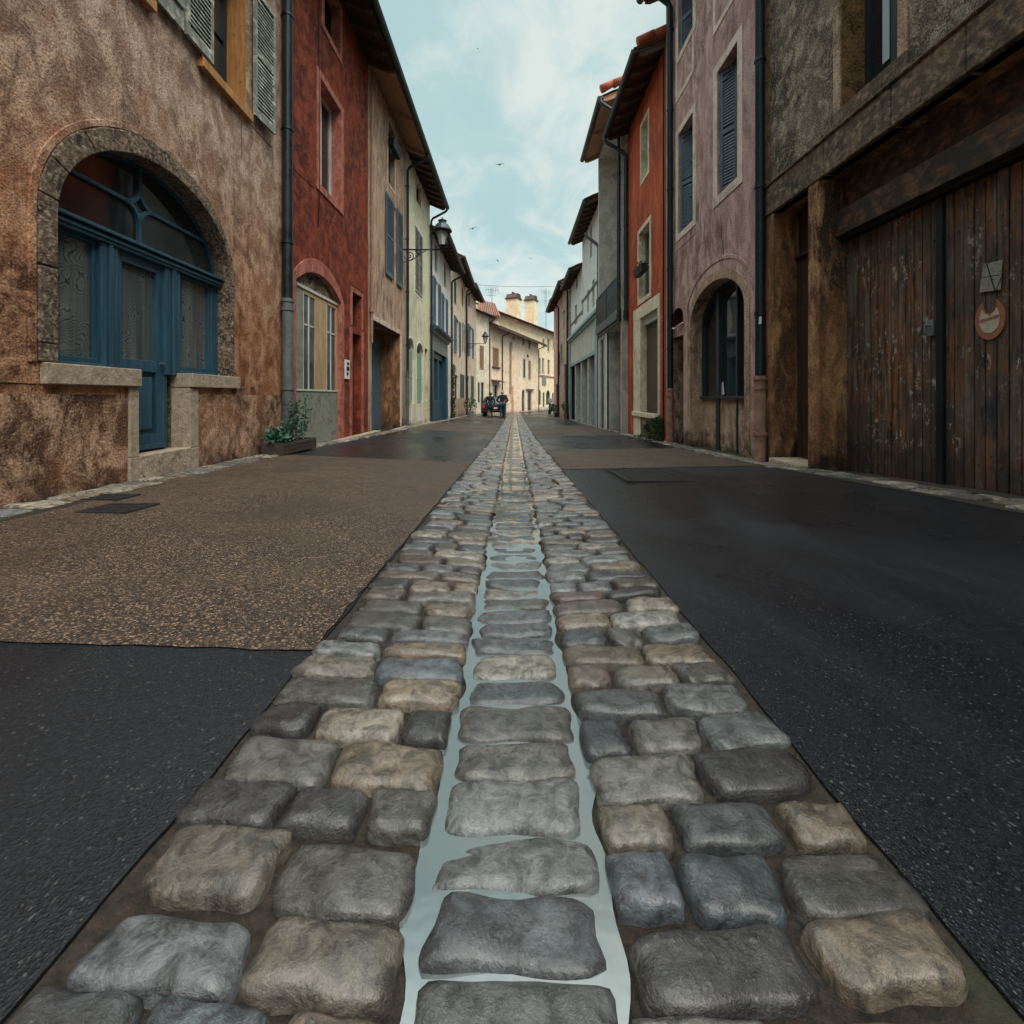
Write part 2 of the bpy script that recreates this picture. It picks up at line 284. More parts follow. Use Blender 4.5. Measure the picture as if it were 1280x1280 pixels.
# ------------------------------------------------------------------ mesh helper
class MB:
    def __init__(s): s.v = []; s.f = []; s.m = []
    def poly(s, pts, m=0):
        b = len(s.v); s.v += [tuple(p) for p in pts]; s.f.append(list(range(b, b + len(pts)))); s.m.append(m)
    def box(s, x0, x1, y0, y1, z0, z1, m=0, rot=None, c=None):
        p = [(x, y, z) for x in (x0, x1) for y in (y0, y1) for z in (z0, z1)]
        if rot is not None:
            c = Vector(c if c else ((x0 + x1) / 2, (y0 + y1) / 2, (z0 + z1) / 2)); p = [tuple(c + rot @ (Vector(q) - c)) for q in p]
        b = len(s.v); s.v += p
        for q in ((0, 1, 3, 2), (4, 6, 7, 5), (0, 4, 5, 1), (2, 3, 7, 6), (0, 2, 6, 4), (1, 5, 7, 3)):
            s.f.append([b + i for i in q]); s.m.append(m)
    def prism(s, pts, y0, y1, m=0, mside=None):       # pts (x, z), extruded along y
        n = len(pts); b = len(s.v); s.v += [(x, y0, z) for x, z in pts] + [(x, y1, z) for x, z in pts]
        s.f.append([b + i for i in range(n)]); s.m.append(m); s.f.append([b + n + n - 1 - i for i in range(n)]); s.m.append(m)
        for i in range(n):
            j = (i + 1) % n; s.f.append([b + i, b + n + i, b + n + j, b + j]); s.m.append(m if mside is None else mside)
    def prismx(s, pts, x0, x1, m=0):                  # pts (y, z), extruded along x
        n = len(pts); b = len(s.v); s.v += [(x0, y, z) for y, z in pts] + [(x1, y, z) for y, z in pts]
        s.f.append([b + i for i in range(n)]); s.m.append(m); s.f.append([b + n + n - 1 - i for i in range(n)]); s.m.append(m)
        for i in range(n):
            j = (i + 1) % n; s.f.append([b + i, b + n + i, b + n + j, b + j]); s.m.append(m)
    def band(s, inner, outer, y0, y1, m=0):           # solid strip between two polylines (x, z) of equal length
        n = len(inner); b = len(s.v)
        for (xi, zi), (xo, zo) in zip(inner, outer): s.v += [(xi, y0, zi), (xo, y0, zo), (xi, y1, zi), (xo, y1, zo)]
        for i in range(n - 1):
            a = b + 4 * i; c = a + 4
            for q in ((a, a + 1, c + 1, c), (a + 2, c + 2, c + 3, a + 3), (a, c, c + 2, a + 2), (a + 1, a + 3, c + 3, c + 1)): s.f.append(list(q)); s.m.append(m)
        s.f.append([b, b + 2, b + 3, b + 1]); s.m.append(m); e = b + 4 * (n - 1); s.f.append([e, e + 1, e + 3, e + 2]); s.m.append(m)
    def tube(s, path, r, seg=10, m=0, caps=True):
        pts = [Vector(p) for p in path]; n = len(pts); rs = r if isinstance(r, (list, tuple)) else [r] * n
        b = len(s.v); up = None
        for i, p in enumerate(pts):
            d = (pts[min(i + 1, n - 1)] - pts[max(i - 1, 0)]).normalized()
            if up is None: up = Vector((0, 0, 1)) if abs(d.z) < .9 else Vector((1, 0, 0))
            sx = d.cross(up).normalized(); up = sx.cross(d).normalized()
            for k in range(seg):
                a = 2 * PI * k / seg; s.v.append(tuple(p + (sx * math.cos(a) + up * math.sin(a)) * rs[i]))
        for i in range(n - 1):
            for k in range(seg):
                k2 = (k + 1) % seg; s.f.append([b + i * seg + k, b + i * seg + k2, b + (i + 1) * seg + k2, b + (i + 1) * seg + k]); s.m.append(m)
        if caps:
            s.f.append([b + k for k in range(seg)][::-1]); s.m.append(m); s.f.append([b + (n - 1) * seg + k for k in range(seg)]); s.m.append(m)
    def lathe(s, prof, c=(0, 0, 0), seg=16, m=0):
        b = len(s.v); n = len(prof)
        for r, z in prof:
            for k in range(seg):
                a = 2 * PI * k / seg; s.v.append((c[0] + r * math.cos(a), c[1] + r * math.sin(a), c[2] + z))
        for i in range(n - 1):
            for k in range(seg):
                k2 = (k + 1) % seg; s.f.append([b + i * seg + k, b + i * seg + k2, b + (i + 1) * seg + k2, b + (i + 1) * seg + k]); s.m.append(m)
        s.f.append([b + k for k in range(seg)][::-1]); s.m.append(m); s.f.append([b + (n - 1) * seg + k for k in range(seg)]); s.m.append(m)
    def build(s, name, mats, parent=None, smooth=False, bevel=0):
        me = bpy.data.meshes.new(name); me.from_pydata(s.v, [], s.f)
        mats = mats if isinstance(mats, list) else [mats]
        for mm in mats: me.materials.append(M[mm] if isinstance(mm, str) else mm)
        me.polygons.foreach_set('material_index', s.m)
        if smooth: me.polygons.foreach_set('use_smooth', [True] * len(s.f))
        me.update(); o = bpy.data.objects.new(name, me); COL.objects.link(o)
        if parent is not None: o.parent = parent
        if bevel:
            b = o.modifiers.new('bevel', 'BEVEL'); b.width = bevel; b.segments = 2; b.limit_method = 'ANGLE'; b.angle_limit = .7
        return o

def tag(o, label=None, cat=None, group=None, kind=None):
    if label: o['label'] = label
    if cat: o['category'] = cat
    if group: o['group'] = group
    if kind: o['kind'] = kind
    return o
def thing(name, label, cat, loc, rz=0, group=None):
    o = bpy.data.objects.new(name, None); COL.objects.link(o); o.location = loc; o.rotation_euler = (0, 0, rz); o.empty_display_size = .2
    return tag(o, label, cat, group)

# ------------------------------------------------------------------ ground shape (street falls gently away from the camera)
def itp(tab, y):
    if y <= tab[0][0]: return tab[0][1]
    for (a, va), (b, vb) in zip(tab, tab[1:]):
        if y <= b: return va + (vb - va) * (y - a) / (b - a)
    return tab[-1][1]
TC = [(-8, .43), (0, .70), (3, .802), (6.5, .921), (11.2, 1.08), (20, 1.26), (34, 1.48), (45, 1.68), (65, 1.80), (200, 1.8)]
TL = [(-8, .41), (0, .66), (3, .725), (6.5, .803), (11.2, .908), (20, 1.10), (34, 1.36), (45, 1.60), (65, 1.78), (200, 1.8)]
TR = [(-8, .35), (0, .58), (3, .70), (6.4, .93 - .02), (12.6, 1.08), (20, 1.22), (34, 1.45), (45, 1.64), (65, 1.78), (200, 1.8)]
def sm(tab, y): return sum(itp(tab, y + d) for d in (-1, -.5, 0, .5, 1)) / 5
def gz(X, Y):
    c = sm(TC, Y); e = sm(TL, Y) if X < 0 else sm(TR, Y)
    t = max(0, min(1, (abs(X) - .58) / 2.8)); v = c + (e - c) * t
    if abs(X) < .58: v += .030 * (1 - abs(X) / .58)
    return CAMZ - v
def ground_px(x, y):
    Y = 5.0
    for _ in range(60):
        X = (x - CX) / FPX * Y; Y = .5 * Y + .5 * ((CAMZ - gz(X, Y)) / ((y - CY) / FPX))
    return (x - CX) / FPX * Y, Y

def sheet(name, xs, ys, zf, mat, jit=None):
    mb = MB(); nx = len(xs)
    for j, y in enumerate(ys):
        for i, x in enumerate(xs):
            X, Y = (x, y) if jit is None else jit(i, j, x, y, nx, len(ys)); mb.v.append((X, Y, zf(X, Y)))
    for j in range(len(ys) - 1):
        for i in range(nx - 1): mb.f.append([j * nx + i, j * nx + i + 1, (j + 1) * nx + i + 1, (j + 1) * nx + i]); mb.m.append(0)
    return mb.build(name, mat, smooth=True)
def fr(a, b, st):
    n = max(1, int(round((b - a) / st))); return [a + (b - a) * i / n for i in range(n + 1)]
# ------------------------------------------------------------------ houses
def arch(u0, u1, zs, zt, n=20):
    m, a, h = (u0 + u1) / 2, (u1 - u0) / 2, zt - zs
    if h < a * .6:
        R = (a * a + h * h) / (2 * h); th = math.asin(a / R)
        return [(m + R * math.sin(th - 2 * th * i / n), zt - R + R * math.cos(th - 2 * th * i / n)) for i in range(n + 1)]
    return [(m + a * math.cos(PI * i / n), zs + h * math.sin(PI * i / n)) for i in range(n + 1)]
def inpoly(p, poly):
    x, y = p; c = False; n = len(poly)
    for i in range(n):
        x1, y1 = poly[i]; x2, y2 = poly[i - 1]
        if (y1 > y) != (y2 > y) and x < (x2 - x1) * (y - y1) / (y2 - y1) + x1: c = not c
    return c

class House:
    def __init__(s, A, B, H, mat, label, name='townhouse', cat='house', group='old townhouses lining the street', depth=6.0, base=None):
        s.A = Vector(A); s.B = Vector(B); s.L = (s.B - s.A).length; s.d = (s.B - s.A) / s.L; s.n = Vector((-s.d.y, s.d.x))
        s.base = min(gz(A[0], A[1]), gz(B[0], B[1])) if base is None else base
        s.H = H + CAMZ - s.base        # H given relative to the camera's height
        s.mats = [mat]; s.holes = []; s.D = depth; s.outline = None
        s.root = thing(name, label, cat, (A[0], A[1], s.base), math.atan2(s.d.y, s.d.x), group)
    def z(s, zc): return zc + CAMZ - s.base      # camera-relative height to local
    def P(s, x, y, n=0.0):
        rx, rz = (x - CX) / FPX, (CY - y) / FPX
        O = s.A + s.n * n                        # O + u d = t (rx, 1)
        det = s.d.x * (-1) - s.d.y * (-rx)
        u = (-O.x * (-1) - (-O.y) * (-rx)) / det; t = (s.d.x * (-O.y) - s.d.y * (-O.x)) / det
        return u, s.z(rz * t)
    def U(s, x, n=0.0): return s.P(x, CY, n)[0]
    def R(s, xa, xb, xr, yt, yb, n=0.0):
        a, b = s.U(xa, n), s.U(xb, n); z1 = s.P(xr, yt, n)[1]; z0 = s.P(xr, yb, n)[1]
        return min(a, b), max(a, b), z0, z1
    def mi(s, mat):
        if mat not in s.mats: s.mats.append(mat)
        return s.mats.index(mat)
    def hole(s, loop, depth=.2, rmat=None): s.holes.append((loop, depth, s.mi(rmat) if rmat else 0))
    def finish(s, zones=None):
        """front wall with real openings and reveals, side and back walls"""
        mb = MB(); L, H = s.L, s.H
        outer = s.outline or [(0, -.6), (L, -.6), (L, H), (0, H)]
        vs = []; es = []
        def loop(pts):
            b = len(vs); vs.extend(Vector(p) for p in pts); es.extend((b + i, b + (i + 1) % len(pts)) for i in range(len(pts)))
        loop(outer)
        for h, _, _ in s.holes: loop(h)
        for zz in (zones or []): 
            b = len(vs); vs.extend([Vector((.001, zz[0])), Vector((L - .001, zz[0]))]); es.append((b, b + 1))
        ov, oe, of, *_ = delaunay_2d_cdt(vs, es, [], 0, 1e-5)
        b = len(mb.v); mb.v += [(p.x, 0, p.y) for p in ov]
        for t in of:
            c = sum((ov[i] for i in t), Vector((0, 0))) / len(t)
            if not inpoly(c, outer) or any(inpoly(c, h) for h, _, _ in s.holes): continue
            m = 0
            for zz, mm in (zones or []):
                if c.y < zz: m = s.mi(mm)
            mb.f.append([b + i for i in t]); mb.m.append(m)
        for h, dp, m in s.holes:
            n = len(h)
            for i in range(n):
                (x1, z1), (x2, z2) = h[i], h[(i + 1) % n]
                mb.poly([(x1, 0, z1), (x1, dp, z1), (x2, dp, z2), (x2, 0, z2)], m)
        D = s.D
        for x in (0, L):
            hh = H if s.outline is None else max(z for u, z in s.outline if abs(u - x) < .01)
            mb.poly([(x, 0, -.6), (x, D, -.6), (x, D, hh), (x, 0, hh)], 0)
            mb.poly([(x, 0, hh), (x, D, hh), (x, D / 2, hh + D / 2 * .42)], 0)
        mb.poly([(0, D, -.6), (L, D, -.6), (L, D, H), (0, D, H)], 0)
        w = mb.build('wall', s.mats, s.root); return w
    def roof(s, u0, u1, zc, ov=.65, pitch=.42, mat='tile', rafters=.5, soff='rafter', raf='rafter', gutter=True, tail=.12, name='roof'):
        z = s.z(zc); D = s.D; mb = MB(); run = D / 2
        f = lambda y: z + .13 + pitch * (y if y < run else 2 * run - y)
        us = fr(u0 - .05, u1 + .05, .11); ys = fr(-ov - tail, run, .36) + fr(run, D + .3, .36)[1:]
        nu = len(us); b = 0
        for j, y in enumerate(ys):
            for i, u in enumerate(us): mb.v.append((u, y, f(y) + (.055 if i % 2 else 0) + (.02 if j % 2 else 0)))
        for j in range(len(ys) - 1):
            for i in range(nu - 1): mb.f.append([j * nu + i, j * nu + i + 1, (j + 1) * nu + i + 1, (j + 1) * nu + i]); mb.m.append(0)
        # board layer under the tiles
        mb.prismx([(-ov, f(-ov) - .035), (run, f(run) - .035), (run, f(run) - .065), (-ov, f(-ov) - .065)], u0, u1, 1)
        mb.prismx([(run, f(run) - .035), (D + .1, f(D + .1) - .035), (D + .1, f(D + .1) - .065), (run, f(run) - .065)], u0, u1, 1)
        r = mb.build(name, [mat, soff], s.root)
        n = max(2, int((u1 - u0) / rafters)); t = .045
        rb = MB(); rb.prismx([(-ov + .02, f(-ov + .02) - .066), (.05, f(.05) - .066), (.05, f(.05) - .19), (-ov + .14, f(-ov + .14) - .19), (-ov + .02, f(-ov) - .13)], -t, t)
        ra = rb.build('rafter', raf, r); ra.location.x = u0 + .06
        for i in range(1, n + 1):
            rc = ra.copy(); COL.objects.link(rc); rc.parent = r; rc.location.x = u0 + .06 + (u1 - u0 - .12) * i / n
        if gutter:
            g = MB(); yc = -ov - .075; zc_ = f(-ov) - .02; R_ = .075
            prof = [(yc + R_ * math.cos(PI + PI * k / 10), zc_ + R_ * math.sin(PI + PI * k / 10)) for k in range(11)]
            g.prismx(prof, u0 - .03, u1 + .03); g.tube([(u0 - .03, yc - R_, zc_), (u1 + .03, yc - R_, zc_)], .012, 6)
            g.build('gutter', 'zinc', r, smooth=False)
        s.eave = (-ov - .075, f(-ov) - .06)
        return r
    def pipe(s, u, ov=.65, ztop=None, zsplit=None, r=.055, y=-.09, mat='pipe', low='iron', elbow=True, zbot=.02, rlow=None):
        mb = MB(); ye, ze = getattr(s, 'eave', (-ov - .07, s.H)); ztop = ztop or ze
        zs = zsplit if zsplit is not None else zbot + 1e-3
        path = ([(u, ye, ztop - .02), (u, ye, ztop - .10), (u, ye + .06, ztop - .17), (u, y - .06, ztop - .45), (u, y, ztop - .55)] if elbow else [(u, y, ztop)])
        mb.tube(path + [(u, y, zs)], r, 14, 0)
        zz = zs + .9
        while zz < ztop - .7: mb.tube([(u, y, zz - .02), (u, y, zz + .02)], r + .012, 14, 0); mb.box(u - .012, u + .012, y, 0.0, zz - .012, zz + .012, 0); zz += 1.7
        if zsplit is not None:
            rl = rlow or r * 1.12
            mb.tube([(u, y, zs + .06), (u, y, zbot)], rl, 16, 1)
            for q in (zs + .03, zs - .10, zbot + (zs - zbot) * .42, zbot + .12): mb.tube([(u, y, q - .022), (u, y, q + .022)], rl + .014, 16, 1)
        o = mb.build('downpipe', [mat, low], s.root, smooth=True)
        md = o.modifiers.new('e', 'EDGE_SPLIT'); md.split_angle = .8
        return o
    # -------- windows
    def window(s, r, depth=.16, frame='greyframe', pane='glass', bars=(2, 3), sur=None, surw=.12, proud=.025, sill=None, rmat=None, fw=.05, sillh=.09, archtop=None, surb=True, dome=0):
        u0, u1, z0, z1 = r
        if archtop: top = arch(u0, u1, z1 - archtop, z1); loop = [(u0, z0), (u1, z0)] + top
        else: loop = [(u0, z0), (u1, z0), (u1, z1), (u0, z1)]
        # drop duplicates
        lp = []
        for p in loop:
            if not lp or (abs(p[0] - lp[-1][0]) + abs(p[1] - lp[-1][1])) > 1e-4: lp.append(p)
        s.hole(lp, depth, rmat)
        mb = MB(); y0, y1 = depth - .06, depth - .002; e = .012
        if archtop:
            ins = [(u0 + fw, z0 + fw), (u1 - fw, z0 + fw)] + arch(u0 + fw, u1 - fw, z1 - archtop, z1 - fw)
            full_i = arch(u0 + fw, u1 - fw, z1 - archtop, z1 - fw); full_o = arch(u0 - e, u1 + e, z1 - archtop, z1 + e)
            mb.band([(u1 - fw, z0)] + full_i + [(u0 + fw, z0)], [(u1 + e, z0)] + full_o + [(u0 - e, z0)], y0, y1)
            mb.box(u0 + fw, u1 - fw, y0 + .003, y1, z0 - e, z0 + fw)
            pz = z1 - archtop
        else:
            mb.box(u0 - e, u0 + fw, y0, y1, z0 - e, z1 + e); mb.box(u1 - fw, u1 + e, y0, y1, z0 - e, z1 + e)
            mb.box(u0 + fw, u1 - fw, y0, y1, z0 - e, z0 + fw); mb.box(u0 + fw, u1 - fw, y0, y1, z1 - fw, z1 + e); pz = z1
        nx, nz = bars
        for i in range(1, nx):
            u = u0 + (u1 - u0) * i / nx; t = .035 if (nx == 2) else .016; top_ = z1 - fw if not archtop else z1 - fw - (.02 if i * 2 == nx else archtop * .5)
            mb.box(u - t, u + t, y0 + .006, y1, z0 + fw, top_)
        for k in range(1, nz):
            zz = z0 + (pz - z0) * k / nz; mb.box(u0 + fw, u1 - fw, y0 + .012, y1, zz - .014, zz + .014)
        w = mb.build('window', frame, s.root)
        pb = MB(); pb.prism([(a, b) for a, b in lp], y1 - .022, y1 + .004) ; pb.build('pane', pane, w)
        if sur:
            sb = MB(); o = surw
            if archtop:
                sb.band([(u1, z0)] + arch(u0, u1, z1 - archtop, z1) + [(u0, z0)], [(u1 + o, z0)] + arch(u0 - o, u1 + o, z1 - archtop, z1 + o) + [(u0 - o, z0)], -proud, .003)
            else:
                sb.box(u0 - o, u0, -proud, .003, z0 - (o if surb else 0), z1 + o); sb.box(u1, u1 + o, -proud, .003, z0 - (o if surb else 0), z1 + o)
                sb.box(u0, u1, -proud, .003, z1, z1 + o)
                if surb: sb.box(u0, u1, -proud, .003, z0 - o, z0)
            sb.build('surround', sur, w, bevel=.004)
        if sill:
            q = MB(); so = surw if sur else .05
            q.box(u0 - so, u1 + so, -.07, depth - .065, z0 - sillh, z0 + .004); q.build('sill', sill, w, bevel=.006)
        return w
    def shutter(s, w, u0, u1, z0, z1, mat, y=-.055, th=.035, ang=0, hinge=None, step=.05, split=True, solid=False):
        """louvred leaf, flat on the wall at y, or swung about the hinge edge by ang"""
        mb = MB(); fw = .045; W_ = u1 - u0
        if solid:
            n = max(2, int(W_ / .12))
            for i in range(n): mb.box(u0 + W_ * i / n + .003, u0 + W_ * (i + 1) / n - .003, y, y + th * .7, z0, z1)
            for zz in (z0 + .25, z1 - .25): mb.box(u0 + .02, u1 - .02, y - .02, y, zz - .05, zz + .05)
        else:
            mb.box(u0, u0 + fw, y, y + th, z0, z1); mb.box(u1 - fw, u1, y, y + th, z0, z1)
            mb.box(u0 + fw, u1 - fw, y + .001, y + th - .001, z0, z0 + .10); mb.box(u0 + fw, u1 - fw, y + .001, y + th - .001, z1 - .07, z1)
            zm = (z0 + z1) / 2
            if split: mb.box(u0 + fw, u1 - fw, y + .001, y + th - .001, zm - .04, zm + .04)
            zz = z0 + .12; rot = Matrix.Rotation(math.radians(-20), 3, 'X')
            while zz < z1 - .09:
                if not split or abs(zz - zm) > .06: mb.box(u0 + fw, u1 - fw, y + .010, y + .020, zz - .022, zz + .022, 0, rot)
                zz += step
            mb.box(u0 + fw - .005, u1 - fw + .005, y + th - .004, y + th - .002, z0 + .09, z1 - .06)
        # strap hinges and catch
        mb.box(u0 + .01, u0 + .14, y - .006, y - .001, z0 + .14, z0 + .17); mb.box(u0 + .01, u0 + .14, y - .006, y - .001, z1 - .17, z1 - .14)
        if ang:
            h = u0 if hinge == 0 else u1; R3 = Matrix.Rotation(ang, 3, 'Z'); c = Vector((h, y + th, 0))
            mb.v = [tuple(c + R3 @ (Vector(p) - c)) for p in mb.v]
        o = mb.build('shutter', mat, w); return o

WL, WR = 3.5, 3.4
def lY(x, W=WL): return W * FPX / (CX - x)
def rY(x, W=WR): return W * FPX / (x - CX)

# ================================================================== LEFT ROW
# ---- L1: ochre-brown house with the glazed blue shopfront under a stone arch
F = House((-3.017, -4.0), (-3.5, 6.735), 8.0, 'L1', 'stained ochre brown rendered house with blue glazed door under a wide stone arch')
n = .22
ua, ub = F.U(69.5), F.U(288)
zs, zt = F.z(1.34), F.z(2.20)
zsill = F.P(50, 453.7)[1] * .5 + F.P(296, 471.5)[1] * .5
zsb = F.P(50, 480)[1]
zstep = F.P(171.5, 570.5)[1]
ud0, ud1 = F.U(171), F.U(236)
arc = arch(ua, ub, zs, zt, 32)
F.hole([(ud0, zstep), (ud1, zstep), (ud1, zsill), (ub, zsill)] + arc + [(ua, zsill), (ud0, zsill)], n + .06, 'arch_stone')
# second floor windows
wr = (F.U(250), F.U(307.5), F.z(3.66), F.z(5.4))
w = F.window(wr, .30, 'darkframe', 'glass', (2, 2), None, rmat='orangewood', sill='orangewood', sillh=.10)
zb = F.P(333.5, 147.6)[1]
F.shutter(w, F.U(313), F.U(335), F.z(3.70) , F.z(5.4), 'greyshut', y=-.07, ang=math.radians(-5), hinge=0)
F.shutter(w, F.U(225), F.U(259), F.z(3.70), F.z(5.4), 'greyshut', y=-.075)
F.shutter(w, F.U(188), F.U(223), F.z(3.70), F.z(5.4), 'greyshut', y=-.06, solid=True)
for s_ in w.children: pass
wr2 = (F.U(187) - .95, F.U(187) - .05, F.z(3.66), F.z(5.4))
F.window(wr2, .3, 'darkframe', 'glass', (2, 2), None, rmat='orangewood', sill='orangewood', sillh=.10)
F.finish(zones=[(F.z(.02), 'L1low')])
F.roof(0, F.L, 8.0)
F.root.name = 'townhouse'
# stone arch moulding
mb = MB(); vr = random.Random(2)
li = [(ub, zsill + (zs - zsill) * k / 8) for k in range(8)] + arc + [(ua, zs - (zs - zsill) * (k + 1) / 8) for k in range(8)]
lo_ = [(ub + .05, zsill + (zs - zsill) * k / 8) for k in range(8)] + arch(ua - .14, ub + .05, zs, zt + .17, 32) + [(ua - .14, zs - (zs - zsill) * (k + 1) / 8) for k in range(8)]
k = 0
while k < len(li) - 1:
    e_ = min(len(li) - 1, k + vr.choice((3, 4, 4, 5))); a_, b_ = li[k:e_ + 1][:], lo_[k:e_ + 1][:]
    sh_ = lambda p, q_, f_: (p[0] + (q_[0] - p[0]) * f_, p[1] + (q_[1] - p[1]) * f_)
    a_[-1] = sh_(a_[-1], a_[-2], .05); b_[-1] = sh_(b_[-1], b_[-2], .05)
    b_ = [(x_ + vr.uniform(-.004, .004), z_ + vr.uniform(-.004, .004)) for x_, z_ in b_]
    mb.band(a_, b_, -.020 - vr.uniform(0, .010), .004); k = e_
ar = mb.build('arch_moulding', 'arch_stone', F.root, bevel=.008)
mb = MB()   # plaster roll around the stone
mb.band([(ub + .055, zsill - .02)] + arch(ua - .145, ub + .055, zs, zt + .175, 32) + [(ua - .145, zsill)], [(ub + .10, zsill - .02)] + arch(ua - .20, ub + .10, zs, zt + .225, 32) + [(ua - .20, zsill)], -.014, .003)
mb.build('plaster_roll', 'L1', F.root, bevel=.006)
# granite sills, jambs and step
mb = MB(); mb.box(F.U(50), ud0 + .004, -.045, n - .03, zsb, zsill + .004); mb.build('sill', 'sill_stone', F.root, bevel=.008)
mb = MB(); mb.box(ud1 - .004, F.U(296), -.045, n - .03, zsb + .01, zsill + .004); mb.build('sill', 'sill_stone', F.root, bevel=.008)
for (a, b) in ((F.U(160), ud0 + .003), (ud1 - .003, F.U(246))):
    mb = MB(); mb.box(a, b, -.02, n - .04, zstep - .001, zsb); mb.box(a - .002, b + .002, -.024, n - .04, -.4, zstep - .004); mb.build('jamb_stone', 'sill_stone', F.root, bevel=.006)
mb = MB(); mb.box(ud0 + .004, ud1 - .004, -.03, n + .1, -.4, zstep + .006); mb.build('doorstep', 'step', F.root, bevel=.01)
# timber frame
y0, y1 = n - .07, n
zt0 = .5 * (F.P(69.5, 283, n - .05)[1] + F.P(268, 359, n - .05)[1]); zt1 = .5 * (F.P(69.5, 268, n - .05)[1] + F.P(268, 346, n - .05)[1])
fr_ = MB()
U = lambda x: F.U(x, n - .05)
fr_.box(ua - .02, ub + .02, y0 - .05, y1, zt0, zt1 - .035); fr_.box(ua - .02, ub + .02, y0 - .085, y1, zt1 - .03, zt1)
fr_.box(ua - .02, ub + .02, y0 - .065, y1, zt0 + .03, zt0 + .055)
P1, P2, P3, P4 = U(119.5), U(140.6), U(200.5), U(219.5)
UL = ua - .02; UR = U(266)
for a, b, zb_ in ((P1, P2, zsill - .02), (P3, P4, zsill - .02)):
    fr_.box(a, b, y0 - .03, y1, zb_, zt0); m_ = (a + b) / 2; fr_.box(m_ - .02, m_ + .02, y0 - .045, y0 - .03, zb_, zt0)
fr_.box(P2 - .04, P2 + .001, y0 - .01, y1, zstep, zsill - .02); fr_.box(P3 - .001, P3 + .05, y0 - .01, y1, zstep, zsill - .02)
fr_.box(UR - .06, ub + .03, y0, y1, zsill, zt0)
fr_.box(UL, UL + .05, y0, y1, zsill, zt0)
for a, b in ((UL + .05, P1), (P4, UR - .06)):
    fr_.box(a, b, y0 - .005, y1, zsill, zsill + .085); fr_.box(a - .01, b + .03, y0 - .045, y0 - .005, zsill, zsill + .035)
    for q in (a, b - .035): fr_.box(q, q + .035, y0 + .012, y1, zsill + .085, zt0)
    fr_.box(a + .035, b - .035, y0 + .012, y1, zt0 - .035, zt0)
frame = fr_.build('shopfront_frame', 'blue', F.root, bevel=.005)
# fanlight bars: four panes with rounded inner corners round a small diamond
mb = MB(); cx = U(174.5) ; cz = F.P(174.5, 259, n - .05)[1]; r = .17; bw = .017
def qarc(cx_, cz_, a0, a1, r_, k=10): return [(cx_ + r_ * math.cos(a0 + (a1 - a0) * i / k), cz_ + r_ * math.sin(a0 + (a1 - a0) * i / k)) for i in range(k + 1)]
for sx, sz in ((1, 1), (1, -1), (-1, 1), (-1, -1)):
    ccx, ccz = cx + sx * r, cz + sz * r
    a_h = -PI / 2 * sz; a_v = PI if sx > 0 else 0
    if sx < 0 and sz > 0: a0, a1 = -PI / 2, 0
    elif sx > 0 and sz > 0: a0, a1 = -PI / 2, -PI
    elif sx < 0: a0, a1 = PI / 2, 0
    else: a0, a1 = PI / 2, PI
    mb.band(qarc(ccx, ccz, a0, a1, r - bw), qarc(ccx, ccz, a0, a1, r + bw), y0 + .01, y1)
    # straight runs outward
mb.box(ua, cx - r, y0 + .01, y1, cz - bw, cz + bw); mb.box(cx + r, ub, y0 + .01, y1, cz - bw, cz + bw)
mb.box(cx - bw, cx + bw, y0 + .01, y1, zt1, cz - r); mb.box(cx - bw, cx + bw, y0 + .01, y1, cz + r, zt + .02)
io = arch(ua + .03, ub - .03, zs, zt - .03, 32); oo = arch(ua - .02, ub + .02, zs, zt + .02, 32)
mb.band([(ub - .03, zt1)] + io[2:-2] + [(ua + .03, zt1)], [(ub + .02, zt1)] + oo[2:-2] + [(ua - .02, zt1)], y0 + .02, y1)
mb.build('fanlight_bars', 'blue', frame, bevel=.003)
mb = MB(); mb.prism([(ub + .01, zt1 - .02)] + arch(ua - .01, ub + .01, zs, zt + .01, 32)[1:-1] + [(ua - .01, zt1 - .02)], n - .03, n - .026); mb.build('fanlight_pane', 'glass', frame)
for a, b in ((UL + .04, P1 + .01), (P4 - .01, UR - .05)):
    mb = MB(); mb.box(a, b, n - .03, n - .026, zsill + .08, zt0 + .01); mb.build('sidelight_pane', 'lace', frame)
# door
zd = F.P(165, 449, n - .05)[1]
dr = MB(); a, b = P2, P3
dr.box(a, a + .075, y0, y1, zstep + .02, zt0); dr.box(b - .075, b, y0, y1, zstep + .02, zt0)
dr.box(a + .075, b - .075, y0, y1, zt0 - .09, zt0); dr.box(a + .075, b - .075, y0, y1, zd - .11, zd); dr.box(a + .075, b - .075, y0, y1, zstep + .02, zstep + .17)
dr.box(a + .075, b - .075, y0 + .03, y1 - .005, zstep + .17, zd - .11); dr.box(a + .12, b - .12, y0 + .012, y0 + .03, zstep + .22, zd - .16)
dr.box(a + .01, b - .01, y0 - .03, y0, zstep + .03, zstep + .075)
door = dr.build('door', 'blue', F.root, bevel=.004)
mb = MB(); mb.box(a + .07, b - .07, n - .03, n - .026, zd - .01, zt0 - .08); mb.build('door_pane', 'lace', door)
mb = MB(); mb.tube([(b - .035, y0 - .05, zd - .02), (b - .10, y0 - .05, zd - .02)], .009, 8); mb.tube([(b - .035, y0, zd - .02), (b - .035, y0 - .05, zd - .02)], .009, 8); mb.build('handle', 'iron', door)
F.pipe(F.U(351), zsplit=F.z(1.41), r=.072, y=-.10, zbot=.0)
F1 = F

